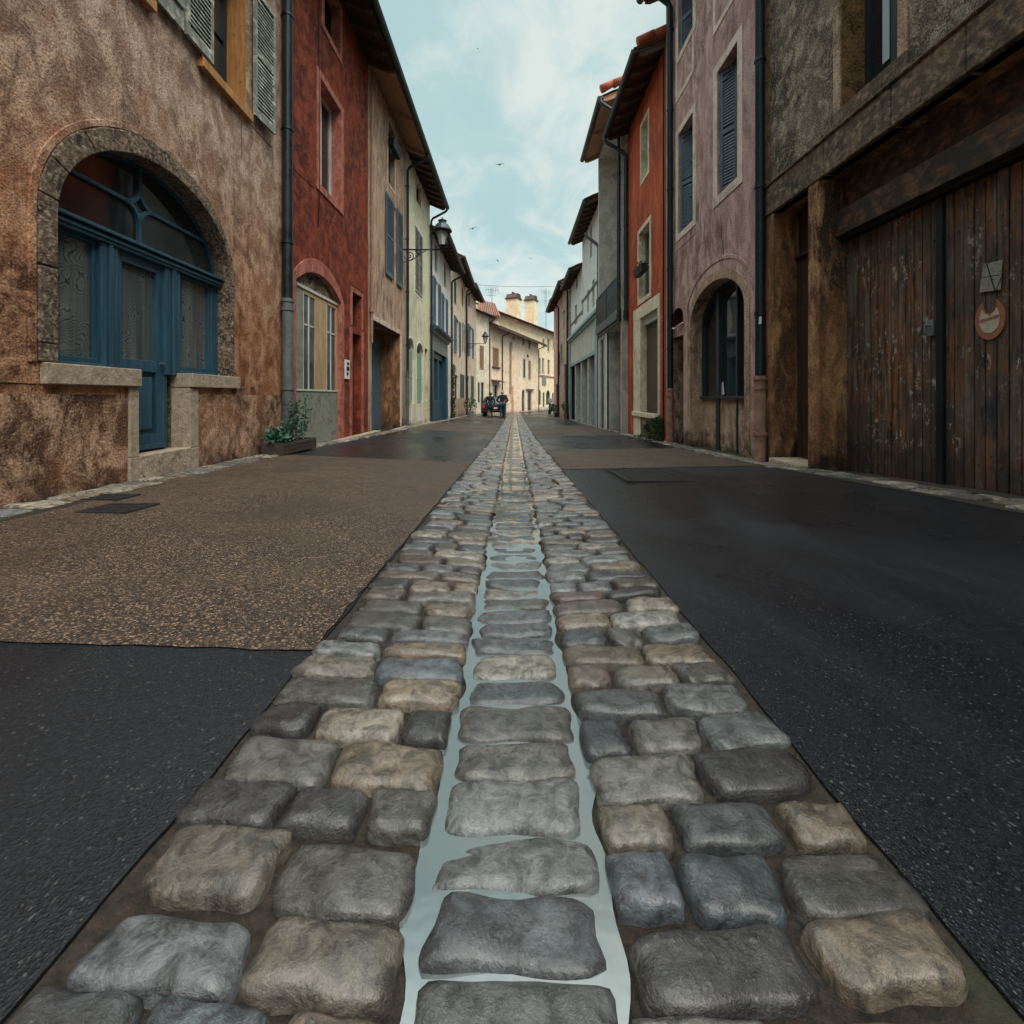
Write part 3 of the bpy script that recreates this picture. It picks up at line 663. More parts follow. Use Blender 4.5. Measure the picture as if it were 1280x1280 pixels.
def crack(F, pts, r=.004, name='wall_crack', jag=0.0):
    q = MB(); rr = random.Random(int(pts[0][0])); P_ = [F.P(x, y) for x, y in pts]; out = []
    for (u0, z0), (u1, z1) in zip(P_, P_[1:]):
        for k in range(8): out.append((u0 + (u1 - u0) * k / 8 + rr.uniform(-jag, jag), -.0005, z0 + (z1 - z0) * k / 8 + rr.uniform(-jag, jag)))
    q.tube(out, r, 5, 0); return q.build(name, 'black', F.root)
crack(F, [(308, 150), (343, 189)], .006, 'render_joint'); crack(F, [(302, 152), (301.5, 205)], .003, jag=.006); crack(F, [(150, 483), (150, 500)], .002, jag=.006); crack(F, [(0, 478), (50, 480.5)], .004, 'render_joint')

# ---- L2: oxide red house
F = House((-WL, lY(352)), (-WL, lY(460)), 8.0, 'L2', 'oxide red rendered house with a glazed workshop door under a salmon arch')
a0_, a1_ = F.U(369), F.U(425.5); zg = -.05; zsp = F.z(1.875); ztp = F.z(2.19); zp = F.z(.118)
ac = arch(a0_, a1_, zsp, ztp, 16)
F.hole([(a0_, zg), (a1_, zg)] + ac, .12, 'pinktrim')
w = F.window((F.U(399.5), F.U(425.5), F.z(3.82), F.z(5.74)), .24, 'whiteframe', 'glass', (2, 1), 'pinktrim', .13, .02, rmat='pinktrim')
q = MB(); q.box(F.U(402.5), F.U(412), .17, .175, F.z(3.85), F.z(5.7)); q.build('blind', 'cream', w)
w = F.window((F.U(404.5), F.U(424), F.z(6.82), F.z(7.75)), .22, 'darkframe', 'glass', (2, 1), 'pinktrim', .12, .02, rmat='pinktrim')
w = F.window((F.U(440), F.U(451.5), F.z(1.53), F.z(2.27)), .2, 'darkdoor', 'glass', (1, 1), 'pinktrim', .10, .015, rmat='L2', surb=False)
du0, du1 = F.U(440), F.U(451.5)
F.hole([(du0, .0), (du1, .0), (du1, F.z(1.39)), (du0, F.z(1.39))], .2)
q = MB(); q.box(du0 - .01, du1 + .01, .16, .2, 0, F.z(1.4)); q.box(du0 + .08, du1 - .08, .145, .16, .2, F.z(.2)); q.box(du0 + .08, du1 - .08, .145, .16, F.z(.35), F.z(1.25)); dd = q.build('door', 'reddoor', F.root, bevel=.004)
q = MB(); q.box(du0 - .15, du0 - .01, -.014, .003, 0.0, F.z(1.5)); q.box(du1 + .01, du1 + .13, -.016, .003, 0, F.z(1.5)); q.build('door_surround', 'pinktrim', F.root)
F.finish()
F.roof(0, F.L, 8.0)
q = MB(); q.band([(a1_, zg)] + ac + [(a0_, zg)], [(a1_ + .16, zg)] + arch(a0_ - .16, a1_ + .16, zsp, ztp + .25, 16) + [(a0_ - .16, zg)], -.02, .003); q.build('arch_moulding', 'pinktrim', F.root, bevel=.005)
q = MB(); y0, y1 = .06, .11      # double workshop door
xs = [369, 377.5, 392.5, 399.7, 407, 418.5, 425.5]; us = [F.U(x, .08) for x in xs]; us[0] -= .03; us[-1] += .03
lf = [(us[0], us[3] - .006), (us[3] + .006, us[6])]
q.box(us[0], us[6], y0 - .02, y1, zsp - .05, zsp + .0); q.build('transom', 'whiteframe', F.root)
for k, (a, b) in enumerate(lf):
    q = MB(); q.box(a, b, y0, y1, .0, zp, 0); q.box(a, b, y0 - .012, y0, zp - .02, zp + .012, 2)
    ga, gb = (us[1], us[2]) if k == 0 else (us[4], us[5])
    q.box(a, ga, y0, y1, zp + .013, zsp - .05, 0 if k == 0 else 1); q.box(gb, b, y0, y1, zp + .013, zsp - .05, 1)
    q.box(ga, gb, y0, y1, zsp - .13, zsp - .051, 1)
    m_ = (ga + gb) / 2; q.box(m_ - .013, m_ + .013, y0 + .004, y1, zp + .013, zsp - .13, 2)
    q.box(ga, gb, y0 + .006, y1, F.z(1.22), F.z(1.25), 2); q.box(ga, ga + .02, y0 - .002, y1, zp + .013, zsp - .13, 2)
    d_ = q.build('door_leaf', ['greypanel', 'yellowpaint', 'whiteframe'], F.root, bevel=.003)
    q = MB(); q.box(ga, gb, y1 - .03, y1 - .025, zp, zsp - .1); q.build('pane', 'glass2', d_)
q = MB(); q.prism([(a0_ - .01, zsp - .01), (a1_ + .01, zsp - .01)] + arch(a0_ - .01, a1_ + .01, zsp, ztp + .01, 16)[1:-1], .09, .10); q.build('tympanum_panel', 'R1', F.root)
q = MB(); q.box(F.U(388), F.U(468), -.16, .01, -.4, .06); q.build('doorstep', 'step', F.root, bevel=.012)
q = MB(); q.tube([(F.U(397.5), -.02, F.z(8)), (F.U(397.5), -.02, F.z(5.95)), (F.U(397.8), -.02, F.z(3.4)), (F.U(395.8), -.02, F.z(3.0))], .008, 6); q.build('wall_cable', 'black', F.root)

crack(F, [(362, 206), (396, 239)], .006, 'render_joint'); crack(F, [(437, 353), (456, 368)], .006, 'render_joint')
# ---- L3: pinkish beige house with open passage
F = House((-WL, lY(460)), (-WL, lY(507)), 8.0, 'L3', 'pinkish beige house with a deep open passage and grey blue shutters')
pu0, pu1 = F.U(464.5), F.U(500); F.hole([(pu0, -.02), (pu1, -.02), (pu1, F.z(1.90)), (pu0, F.z(1.90))], .62, 'R1low')
w1 = F.window((F.U(490.5), F.U(495), F.z(3.35), F.z(5.55)), .15, 'whiteframe', 'glass', (2, 3), None, rmat='L3')
w0 = F.window((F.U(485), F.U(493.3), F.z(5.95), F.z(7.7)), .2, 'darkframe', 'glass', (2, 2), 'L6', .06, .012)
F.finish(); F.roof(0, F.L, 8.0, soff='soffit', raf='soffit', rafters=1.25)
q = MB(); q.box(0.03, F.L - .03, .05, .10, F.z(8.0), F.z(8.35)); q.build('eaves_board', 'soffit', F.root)
F.shutter(w1, F.U(481), F.U(490.3), F.z(3.33), F.z(5.55), 'blue2'); F.shutter(w1, F.U(495.2), F.U(501.7), F.z(3.33), F.z(5.6), 'blue2')
q = MB(); q.box(pu0 - .02, pu1 + .1, -.02, .02, F.z(1.90), F.z(2.03)); q.box(pu1 + .001, pu1 + .14, -.022, .02, -.05, F.z(1.899)); q.build('lintel', 'R2trim', F.root, bevel=.006)
q = MB(); q.box(pu0 - .01, pu1 + .01, .60, .64, -.05, F.z(1.92)); q.build('passage_wall', 'R1low', F.root)
q = MB(); q.box(pu1 - 1.3, pu1 - .1, .54, .60, 0.0, F.z(.10)); q.box(pu1 - 1.3, pu1 - .1, .55, .60, F.z(.105), F.z(1.7)); q.build('door', ['blue2'], F.root, bevel=.005)
q = MB(); q.tube([(F.U(462.3), -.05, F.z(8.0)), (F.U(462.3), -.05, F.z(2.05)), (F.U(462.3), -.05, F.z(1.3))], .028, 8); q.tube([(F.U(462.3), -.05, F.z(2.2)), (F.U(462.3), -.05, F.z(2.05))], .06, 10); q.build('conduit', 'pipepink', F.root)
F.pipe(F.U(507) - .06, zsplit=F.z(.75), r=.045, y=-.08, zbot=.0)
q = MB(); q.box(pu0 - .1, F.L, -.14, .01, -.4, .05); q.build('doorstep', 'step', F.root, bevel=.012)
FL3 = F
# ---- L4: pale green-cream house
F = House((-WL, lY(507)), (-WL, lY(537.5)), 8.0, 'L4', 'pale green plastered house with two arched green shuttered ground windows')
wa = []
for (xa, xb) in ((509.3, 517), (520.6, 528.7)):
    w = F.window((F.U(xa), F.U(xb), F.z(-.25), F.z(1.98)), .14, 'whiteframe', 'glass', (1, 1), 'L5', .07, .012, archtop=.38); wa.append((w, F.U(xa), F.U(xb)))
wc = F.window((F.U(518.5), F.U(527.3), F.z(3.70), F.z(6.05)), .12, 'whiteframe', 'glass', (2, 1), 'L5', .09, .012)
F.window((F.U(520), F.U(525.8), F.z(7.0), F.z(7.75)), .15, 'darkframe', 'glass', (2, 1), 'L5', .08, .012)
du0, du1 = F.U(531), F.U(534.6); F.hole([(du0, 0), (du1, 0), (du1, F.z(1.9)), (du0, F.z(1.9))], .2)
F.finish(); F.roof(0, F.L, 8.0)
for w, a, b in wa:
    m_ = (a + b) / 2; F.shutter(w, a + .01, m_ - .005, F.z(-.22), F.z(1.6), 'greenshut', y=.05); F.shutter(w, m_ + .005, b - .01, F.z(-.22), F.z(1.6), 'greenshut', y=.05)
    q = MB(); q.box(a + .05, b - .05, -.012, .003, .15, F.z(-.4)); q.build('wall_panel', 'L5', F.root)
m_ = (F.U(518.5) + F.U(527.3)) / 2; F.shutter(wc, F.U(518.5), m_ - .004, F.z(3.72), F.z(6.03), 'greyshut', y=-.03, step=.07); F.shutter(wc, m_ + .004, F.U(527.3), F.z(3.72), F.z(6.03), 'greyshut', y=-.03, step=.07)
q = MB(); q.box(du0 - .01, du1 + .01, .14, .2, 0, F.z(1.92)); q.build('door', 'darkdoor', F.root)
F.pipe(F.L - .12, r=.045, y=-.08, mat='pipe', zbot=.0)
q = MB(); q.box(.02, F.L, -.14, .01, -.4, .05); q.build('doorstep', 'step', F.root, bevel=.012)
# ---- L5: white house with the blue shopfront
F = House((-WL, lY(537.5)), (-WL, 24.6), 7.0, 'L5', 'white grey house with a dark blue framed shopfront and blue shutters')
s0, s1 = .05, F.U(558.5); zc = F.z(2.75)
F.hole([(s0 + .1, -.02), (s1 - .1, -.02), (s1 - .1, F.z(2.0)), (s0 + .1, F.z(2.0))], .3, 'blue')
ws = []
for (xa, xb, za, zb_, fr2) in ((543.5, 547.5, 3.15, 5.2, 1), (554, 557, 3.1, 5.0, 1), (543.5, 546.6, 5.55, 6.85, 0), (555, 557.6, 5.5, 6.8, 0)):
    ws.append((F.window((F.U(xa), F.U(xb), F.z(za), F.z(zb_)), .14, 'brownsh' if not fr2 else 'whiteframe', 'glass', (2, 2)), F.U(xa), F.U(xb), F.z(za), F.z(zb_), fr2))
F.finish(); F.roof(0, F.L, 7.0)
for w, a, b, za, zb_, k in ws:
    if k: F.shutter(w, a - .55, a - .01, za, zb_, 'bluefar', step=.08); F.shutter(w, b + .01, b + .55, za, zb_, 'bluefar', step=.08)
q = MB(); q.box(s0, s1, -.05, .0, F.z(2.0), F.z(2.72)); q.build('shop_fascia', 'greyframe', F.root)
q = MB(); q.prismx([(0, zc - .06), (-.10, zc - .06), (-.16, zc + .04), (-.34, zc + .12), (-.36, zc + .2), (0, zc + .26)], s0 - .05, s1 + .05); q.build('cornice', 'blue', F.root)
q = MB(); ya = -.04
for a, b in ((s0, s0 + .5), (s1 - .55, s1), ): q.box(a, b, ya - .03, .32, -.05, F.z(2.0))
q.box(s0 + .5, s1 - .55, .12, .3, -.05, F.z(-.15)); q.box(s0 + .5, s1 - .55, .1, .3, F.z(1.75), F.z(2.0)); m_ = F.U(550); q.box(m_ - .1, m_ + .1, .08, .3, F.z(-.15), F.z(1.75))
sf = q.build('shopfront_frame', 'blue', F.root, bevel=.006)
q = MB(); q.box(s0 + .4, s1 - .4, .22, .23, F.z(-.2), F.z(1.8)); q.build('shop_pane', 'glass2', sf)
q = MB()
for k, (u, zz, ww, hh) in enumerate(((1.2, -.0, .35, .4), (1.0, .7, .5, .5), (1.7, .3, .3, .6), (2.6, .2, .5, .7))): q.box(s0 + u, s0 + u + ww, .205, .212, F.z(zz), F.z(zz + hh))
q.build('window_display', 'paper', sf)
F.pipe(F.L - .08, r=.05, y=-.08, mat='pipe')
# chimney of this roof
q = MB(); q.box(.6, 1.5, 1.4, 2.0, F.z(7.4), F.z(9.0)); q.box(.5, 1.6, 1.3, 2.1, F.z(9.0), F.z(9.12)); q.build('chimney', 'R1', F.root)

def far_house(A, B, H, mat, label, wins, extra=None, roof='tile', ov=.65, sur=None, **kw):
    F = House(A, B, H, mat, label, **kw); out = []
    for (xa, xb, xr, yt, yb, sh) in wins:
        r = F.R(xa, xb, xr, yt, yb); at = None
        if sh == 'arch': at = (r[1] - r[0]) * .5
        if sh == 'door': r = (r[0], r[1], max(0.02, r[2]), r[3])
        w = F.window(r, .14, 'darkframe' if sh in ('arch', 'dark') else ('darkdoor' if sh == 'door' else 'whiteframe'), 'glass', (2, 2) if sh not in ('door', 'dark') else (1, 2), archtop=at, fw=.07, sur=sur, surw=.13, proud=.03)
        if isinstance(sh, tuple):
            m_, mode = sh; wd = (r[1] - r[0]) * .5
            if mode == 'closed': F.shutter(w, r[0], r[0] + wd - .005, r[2], r[3], m_, y=-.02, step=.09, split=False); F.shutter(w, r[0] + wd + .005, r[1], r[2], r[3], m_, y=-.02, step=.09, split=False)
            else: F.shutter(w, r[0] - wd, r[0] - .01, r[2], r[3], m_, step=.09, split=False); F.shutter(w, r[1] + .01, r[1] + wd, r[2], r[3], m_, step=.09, split=False)
        out.append(w)
    if extra: extra(F)
    F.finish(); F.roof(0, F.L, H, ov=ov, mat=roof)
    return F
def ex6(F): pass
F = far_house((-WL, 24.6), (-WL, 32.0), 7.9, 'L6', 'cream house with blue shutters beside the ivy covered doorway', [
    (569.5, 573.5, 571.5, 399, 443, ('bluefar', 'open')), (578.5, 580, 579, 404, 440, ('greyshut', 'open')), (567.5, 570, 569, 351, 380, ('dkgreen', 'closed')), (577, 579, 578, 360, 382, ('brownsh', 'closed')),
    (567.8, 572.2, 570, 469, 522, 'door'), (575, 580, 577.5, 468, 504, ('dkgreen', 'closed'))])
F.pipe(F.L - .12, r=.05, y=-.08)
q = MB(); q.box(0, F.L * .98, -.05, .003, -.3, F.z(-.1)); q.build('plinth', 'L3', F.root)
F = far_house((-WL, 32.0), (-3.3, 38.4), 8.3, 'L7', 'narrow rose cream house with a mid blue shuttered window, last before the bend', [
    (586.5, 590, 588, 408, 446, ('bluefar', 'open')), (583.8, 585.8, 585, 412, 444, 'w'), (585, 588, 586.5, 366, 384, 'w'), (584, 586.5, 585, 470, 520, 'door'), (588.5, 592, 590, 470, 506, ('dkgreen', 'closed'))])
F.pipe(.2, r=.05, y=-.08)
F = far_house((-3.28, 38.4), (-2.30, 41.1), 7.4, 'Ewhite', 'slim pale house with orange roof and tall tan shutters behind the wall lantern', [
    (599.5, 604.5, 602, 432, 462, ('brownsh', 'closed')), (597.2, 599.3, 598, 478, 503, ('dkgreen', 'closed')), (601, 605, 603, 478, 517, 'door')], roof='tileo', ov=.5, depth=3.6)
F.pipe(F.L - .05, r=.05, y=-.08, mat='zinc')
# ---- end of the street, where it bends right
q = MB()
def loc(F, X, Y, z): r_ = Vector((X, Y)) - F.A; return (r_.dot(F.d), r_.dot(F.n), F.z(z))
q.v += [loc(F, *p) for p in ((-3.3, 41.0, 7.55), (-1.25, 41.0, 7.35), (-1.9, 44.4, 9.2), (-3.6, 44.4, 9.6), (-3.3, 41.0, 7.45), (-1.25, 41.0, 7.25), (-1.9, 44.4, 9.1), (-3.6, 44.4, 9.5))]
for f_ in ((0, 1, 2, 3), (4, 7, 6, 5), (0, 4, 5, 1), (1, 5, 6, 2), (2, 6, 7, 3), (3, 7, 4, 0)): q.f.append(list(f_)); q.m.append(0)
for k in range(10): q.tube([loc(F, -3.2 + .2 * k, 40.95, 7.58 - .02 * k), loc(F, -3.5 + .17 * k, 44.4, 9.62 - .04 * k)], .065, 6)
q.build('front_roof', 'tile', F.root)
q = MB(); q.v += [loc(F, *p) for p in ((-3.1, 41.3, 6.6), (-1.45, 41.3, 6.6), (-1.45, 41.3, 7.5), (-3.1, 41.3, 7.5), (-3.1, 44, 6.6), (-1.6, 44, 6.6), (-1.9, 44, 9.1), (-3.1, 44, 9.3))]
for f_ in ((0, 1, 2, 3), (1, 5, 6, 2), (0, 3, 7, 4)): q.f.append(list(f_)); q.m.append(0)
q.build('front_wall', 'Ewhite', F.root)
F = far_house((-2.30, 41.1), (3.0, 56.0), 6.75, 'E1', 'yellow cream house closing the view, low dark eaves and rust stained wall', [
    (615.6, 623, 619, 435, 461, ('brownsh', 'closed')), (616.5, 621.5, 619, 481, 497, 'dark'), (653.8, 656.4, 655, 449, 472, ('dkgreen', 'closed')), (660.2, 663.2, 662, 451, 474, ('brownsh', 'closed')),
    (652.2, 655.5, 654, 487, 514, 'arch'), (659.3, 664, 662, 489, 513, 'door'), (660.8, 662.6, 662, 424, 436, 'dark'), (641, 643, 642, 421, 424.5, 'dark'), (653.3, 654.8, 654, 421, 431, 'dark'), (638, 640, 639, 428, 437, 'dark'), (629.5, 634, 632, 494, 508, 'dark')], ov=.9, depth=3.4, sur='R2trim')
F.pipe(F.U(627), r=.055, y=-.1, mat='zinc'); F.pipe(F.L - .1, r=.06, y=-.1, mat='iron')
q = MB(); u_ = F.U(619); q.prismx([(0, F.z(1.62)), (-.55, F.z(1.45)), (-.55, F.z(1.38)), (0, F.z(1.5))], F.U(614), F.U(624.5)); q.build('door_canopy', 'rafter', F.root)
q = MB(); q.box(F.U(614.8), F.U(624), -.14, .01, F.z(2.72), F.z(2.84)); q.build('window_ledge', 'rafter', F.root)
q = MB(); q.box(-.3, F.L + .3, -1.06, -.98, F.z(6.22), F.z(6.42)); q.build('fascia', 'rafter', F.root)
q = MB(); q.box(F.U(636.5), F.U(639.2), -.03, .003, F.z(.3), F.z(5.6)); q.build('worn_corner', 'R2low', F.root)
q = MB(); q.box(F.U(657.5), F.U(666), -.2, .01, F.z(.78), F.z(.90)); q.build('door_cornice', 'rafter', F.root)
def ex(F):
    F.mb = None
F = far_house((-3.0, 43.6), (6.3, 63.6), 8.75, 'E2', 'tall straw yellow house with arched shop windows and two big chimneys', [
    (678, 680.2, 679, 424, 434.5, ('brownsh', 'closed')), (684, 687, 685.5, 423.5, 439.5, 'w'), (691.2, 693, 692, 427.5, 437, 'w'), (667.8, 670.3, 669, 447, 468, 'w'), (672.8, 675.8, 674, 448, 468, 'w'), (677.3, 680.3, 679, 448, 468, 'w'), (684.2, 687.2, 686, 450, 468.5, 'w'),
    (671, 676, 673.5, 487, 506, 'arch'), (682.4, 687.3, 685, 488, 506, 'arch'), (678.3, 680.6, 679.5, 490.5, 513, 'door'), (690, 692.2, 691, 491, 505, 'arch')], ov=.7, roof='tile', sur='cream')
q = MB(); q.box(F.U(666.8), F.L, -.07, .003, F.P(680, 471.2)[1], F.P(680, 469.6)[1]); q.build('string_course', 'pinktrim', F.root)
q = MB(); q.box(F.U(677.4), F.U(681.8), -.12, .0, F.P(680, 481)[1], F.P(680, 469)[1]); q.build('sign_board', 'greyframe', F.root)
q = MB(); q.box(F.U(670), F.U(692), -.04, .003, -.3, F.P(680, 508.5)[1]); q.build('plinth', 'R2trim', F.root)
for (xa, xb, yt, Y) in ((632.6, 651.4, 366.5, 50.0), (655.8, 672, 369, 54.0)):
    X0, X1 = (xa - CX) / FPX * Y, (xb - CX) / FPX * Y; zt_ = (CY - yt) / FPX * Y; u_ = F.U((xa + xb) / 2, 1.2)
    wd = (X1 - X0); q = MB()
    R_ = F.root.matrix_basis.inverted() if False else None
    # chimney stack built in the house's own axes
    cwx, cwy = (X0 + X1) / 2, Y; rel = Vector((cwx, cwy)) - F.A; u_ = rel.dot(F.d); v_ = rel.dot(F.n)
    h = wd * .36
    q.box(u_ - h, u_ + h, v_ - h * 1.1, v_ + h * 1.1, F.z(8.6), F.z(zt_ - .75)); ch = q.build('chimney', 'E2', F.root)
    q = MB(); q.box(u_ - h - .12, u_ + h + .12, v_ - h - .15, v_ + h + .15, F.z(zt_ - .75), F.z(zt_ - .62))
    q.prism([(u_ - h - .1, F.z(zt_ - .62)), (u_ + h + .1, F.z(zt_ - .62)), (u_ + h * .6, F.z(zt_ - .12)), (u_ - h * .6, F.z(zt_ - .12))], v_ - h - .05, v_ + h + .05)
    for k in range(4): q.tube([(u_ - h * .5 + h * .33 * k, v_, F.z(zt_ - .12)), (u_ - h * .5 + h * .33 * k, v_, F.z(zt_ + .08))], .09, 8)
    q.build('chimney_cap', 'rafter', ch)

# ================================================================== RIGHT ROW
# ---- R1: dark rubble and render house with the board gate (A is the far end)
F = House((WR, 6.06), (WR, -4.0), 8.0, 'R1', 'dark grey rough rendered building with a huge weathered board gate')
gz0 = .0; zb0, zb1 = F.z(2.40), F.z(2.77)
d0, d1 = F.U(969.5), F.U(1014); g0, g1 = F.U(1028), F.U(1028) + 3.3
F.hole([(d0, -.02), (d1, -.02), (d1, zb0), (d0, zb0)], .34, 'R1low')
F.hole([(g0, -.1), (g1, -.1), (g1, zb0), (g0, zb0)], .34, 'R1low')
wu0, wu1 = F.U(1052), F.U(1124)
w = F.window((wu0, wu1, F.z(2.98), F.z(5.0)), .30, 'darkframe', 'glass', (2, 1), 'R2low', .10, .02, rmat='quoin', fw=.07)
q = MB(); q.box(F.U(1104, .27), F.U(1112.5, .27), .262, .268, F.P(1109, 76, .27)[1], F.z(4.9)); q.build('curtain', 'curtain', w)
q = MB(); q.box(wu0 - .12, wu1 + .12, -.035, .25, F.z(2.80), F.z(2.985)); q.build('sill', 'beam', w, bevel=.01)
F.finish(zones=[(zb0, 'R1low')])
F.roof(0, F.L, 8.0)
q = MB(); us = [F.U(959), F.U(1035), F.U(1120), F.U(1215), F.L]
for a, b in zip(us, us[1:]): q.box(a + .003, b - .003, -.05, .10, zb0, zb1)
q.prismx([(0, zb1), (-.055, zb1), (-.075, zb1 + .02), (-.06, zb1 + .04), (0, zb1 + .05)], us[0], F.L)
q.build('lintel_beam', 'beam', F.root, bevel=.012)
# pillars
q = MB(); q.box(F.U(959), d0 + .003, -.035, .25, -.3, zb0 - .002); q.build('door_jamb', 'R1low', F.root, bevel=.012)
q = MB(); q.box(d1 - .003, g0 + .003, -.04, .30, -.3, zb0 - .002); q.box(d1 - .02, g0 + .03, -.07, .3, -.3, .06); q.build('gate_pillar', 'R1low', F.root, bevel=.014)
q = MB(); q.box(0, F.U(962), -.018, .003, .0, F.z(8)); q.build('corner_quoin', 'quoin', F.root)
# door in its recess
q = MB(); a, b = d0 - .01, d1 + .01; zdl = F.P(1002, 318, .28)[1]
nb = 6
for i in range(nb): q.box(a + (b - a) * i / nb + .002, a + (b - a) * (i + 1) / nb - .002, .28, .31, .1, zdl - .04)
q.box(a, b, .24, .34, zdl - .04, zdl); q.box(a, b, .30, .34, .05, zb0)
q.build('door', 'darkdoor', F.root, bevel=.003)
q = MB(); q.box(d0 + .005, d1 - .005, -.10, .30, -.2, .10); q.build('doorstep', 'step', F.root, bevel=.02)
# gate
zgt = F.z(1.735)
q = MB(); q.box(g0 - .01, g1 + .01, .14, .30, zgt + .02, F.z(2.03)); q.box(g0 - .01, g1 + .01, .22, .32, F.z(2.03), zb0 + .01); q.build('gate_lintel', 'timber', F.root, bevel=.01)
q = MB(); q.box(g0 - .01, g1 + .01, .19, .34, zgt - .02, zgt + .02); q.box(g0 - .01, g1 + .01, .33, .36, -.3, zgt); q.build('gate_backing', 'black', F.root)
seam = F.U(1177, .26); gate_leaf = []
for (a, b, sd) in ((g0 + .0, seam - .015, 0), (seam + .015, seam + 1.7, 1)):
    q = MB(); pw = .083; u = a; rnd = random.Random(5 + sd)
    while u < b - .01:
        e_ = min(b, u + pw); yy = .27 + rnd.uniform(-.004, .004); q.box(u + .0045, e_ - .0045, yy, .31, .03 + rnd.uniform(-.015, .02), zgt - .022)
        u = e_
    for k in range(3):
        zz = .35 + k * .95
        u = a + .04
        while u < b: q.tube([(u, .268, zz), (u, .258, zz)], .007, 6); u += pw
    gate_leaf.append(q.build('gate_leaf', 'gate', F.root, bevel=.004))
q = MB(); q.box(seam - .03, seam + .03, .235, .27, .05, zgt - .03); q.build('seam_batten', 'black', gate_leaf[0], bevel=.004)
q = MB(); ul = F.U(1163, .25); zl = F.P(1163, 410, .25)[1]; q.box(ul - .03, ul + .03, .245, .268, zl - .07, zl + .07); q.tube([(ul, .25, zl + .02), (ul, .20, zl + .02), (ul, .195, zl - .05)], .008, 8); q.build('handle', 'iron', gate_leaf[0], bevel=.003)
F1R = F
# no-parking horseshoe plate and tin plate, both nailed on the gate
def on(F, u, y, z): p = F.A + F.d * u + F.n * y; return (p.x, p.y, F.base + z)
uc, zc_ = F.U(1235.5, .25), F.P(1235.5, 399, .25)[1]
su = (F.U(1254.5, .25) - F.U(1217, .25)) / 2; sh = .158
t = thing('parking_ban_sign', 'rusty red and white round sign with a bitten top, nailed on the board gate', 'sign', on(F, uc, .262, zc_), F.root.rotation_euler.z)
def disc_notch(rx, rz, y0, y1, cut=True, n=40, notch=.62):
    pts = []
    a0 = PI / 2 + notch; 
    for i in range(n + 1):
        a = a0 + (2 * PI - 2 * notch) * i / n; pts.append((rx * math.cos(a), rz * math.sin(a)))
    return pts
pts = disc_notch(su, sh, 0, 0, notch=.46)
bx = su * math.sin(.46)
q = MB(); q.prism(pts + [(bx * .95, sh * .60), (bx * .62, sh * .34), (0, sh * .24), (-bx * .62, sh * .34), (-bx * .95, sh * .60)], -.004, .004); q.build('plate', 'signred', t)
q = MB(); inner = [(x * .68, z * .68) for x, z in disc_notch(su, sh, 0, 0, n=30, notch=.74)] + [(bx * .80, sh * .36), (0, sh * .13), (-bx * .80, sh * .36)]
q.prism(inner, -.0064, -.0042); q.build('white_disc', 'signwhite', t)
q = MB(); q.box(-su * .66, su * .66, -.0088, -.0066, -sh * .03, sh * .09, rot=Matrix.Rotation(math.radians(-9), 3, 'Y'), c=(0, 0, sh * .03)); q.build('red_bar', 'signred', t)
up_, zp_ = F.U(1238, .25), F.P(1238, 345, .25)[1]
t = thing('tin_plate', 'blank greyish tin plate nailed above the round sign on the gate', 'plate', on(F, up_, .258, zp_), F.root.rotation_euler.z)
t.rotation_euler[1] = math.radians(5)
hw = (F.U(1251, .25) - F.U(1225, .25)) / 2
q = MB(); q.box(-hw, hw, -.003, .002, -.115, -.004); q.box(-hw + .006, hw - .002, -.005, .0, .0, .105); q.build('plate', 'tin', t, bevel=.002)
q = MB(); q.tube([(0, -.008, .13), (-hw * .5, -.006, .1), (hw * .6, -.006, -.13), (hw + .01, -.006, .0)], .003, 5); q.build('wire', 'black', t)

# ---- R2: mauve pink house
F = House((WR, 10.05), (WR, 6.06), 9.0, 'R2', 'mauve pink rendered house with an arched shop window on the right')
a0_, a1_ = F.U(863), F.U(931); zs_, zt_ = F.z(1.34), F.z(1.965)
ac = arch(a0_, a1_, zs_, zt_, 24); F.hole([(a0_, -.05), (a1_, -.05)] + ac, .30, 'R2low')
du0, du1 = F.U(840), F.U(854.3); zdt = F.P(847, 421)[1]; F.hole([(du0, -.02), (du1, -.02), (du1, zdt), (du0, zdt)], .32, 'R2low')
nr = F.R(840, 854, 847, 385, 408.5); F.hole([(nr[0], nr[2]), (nr[1], nr[2])] + arch(nr[0], nr[1], nr[2] + .15, nr[3], 12), .25, 'reddoor')
wins = [F.window((F.U(897), F.U(922.3), F.z(3.35), F.z(5.42)), .20, 'darkframe', 'glass', (2, 3), 'R2trim', .15, .012), F.window((F.U(848), F.U(866.5), F.z(3.36), F.z(5.42)), .20, 'darkframe', 'glass', (2, 3), 'R2trim', .13, .012),
        F.window((F.U(897), F.U(922.3), F.z(7.05), F.z(8.5)), .20, 'darkframe', 'glass', (2, 3), 'R2trim', .15, .012), F.window((F.U(848), F.U(866.5), F.z(7.05), F.z(8.5)), .20, 'darkframe', 'glass', (2, 3), 'R2trim', .13, .012)]
F.finish(); F.roof(0, F.L, 9.0, ov=.5)
for i, w in enumerate(wins):
    a, b = (F.U(897), F.U(922.3)) if i % 2 == 0 else (F.U(848), F.U(866.5)); za, zb_ = (F.z(3.37), F.z(5.40)) if i < 2 else (F.z(7.07), F.z(8.48))
    W_ = (b - a); c1, c2 = min(a, b), max(a, b)
    F.shutter(w, c1 + .01, c1 + W_ * .46, za, zb_, 'blue2', y=.03, ang=math.radians(28), hinge=0); F.shutter(w, c2 - W_ * .46, c2 - .01, za, zb_, 'blue2', y=.03, ang=math.radians(-68), hinge=1)
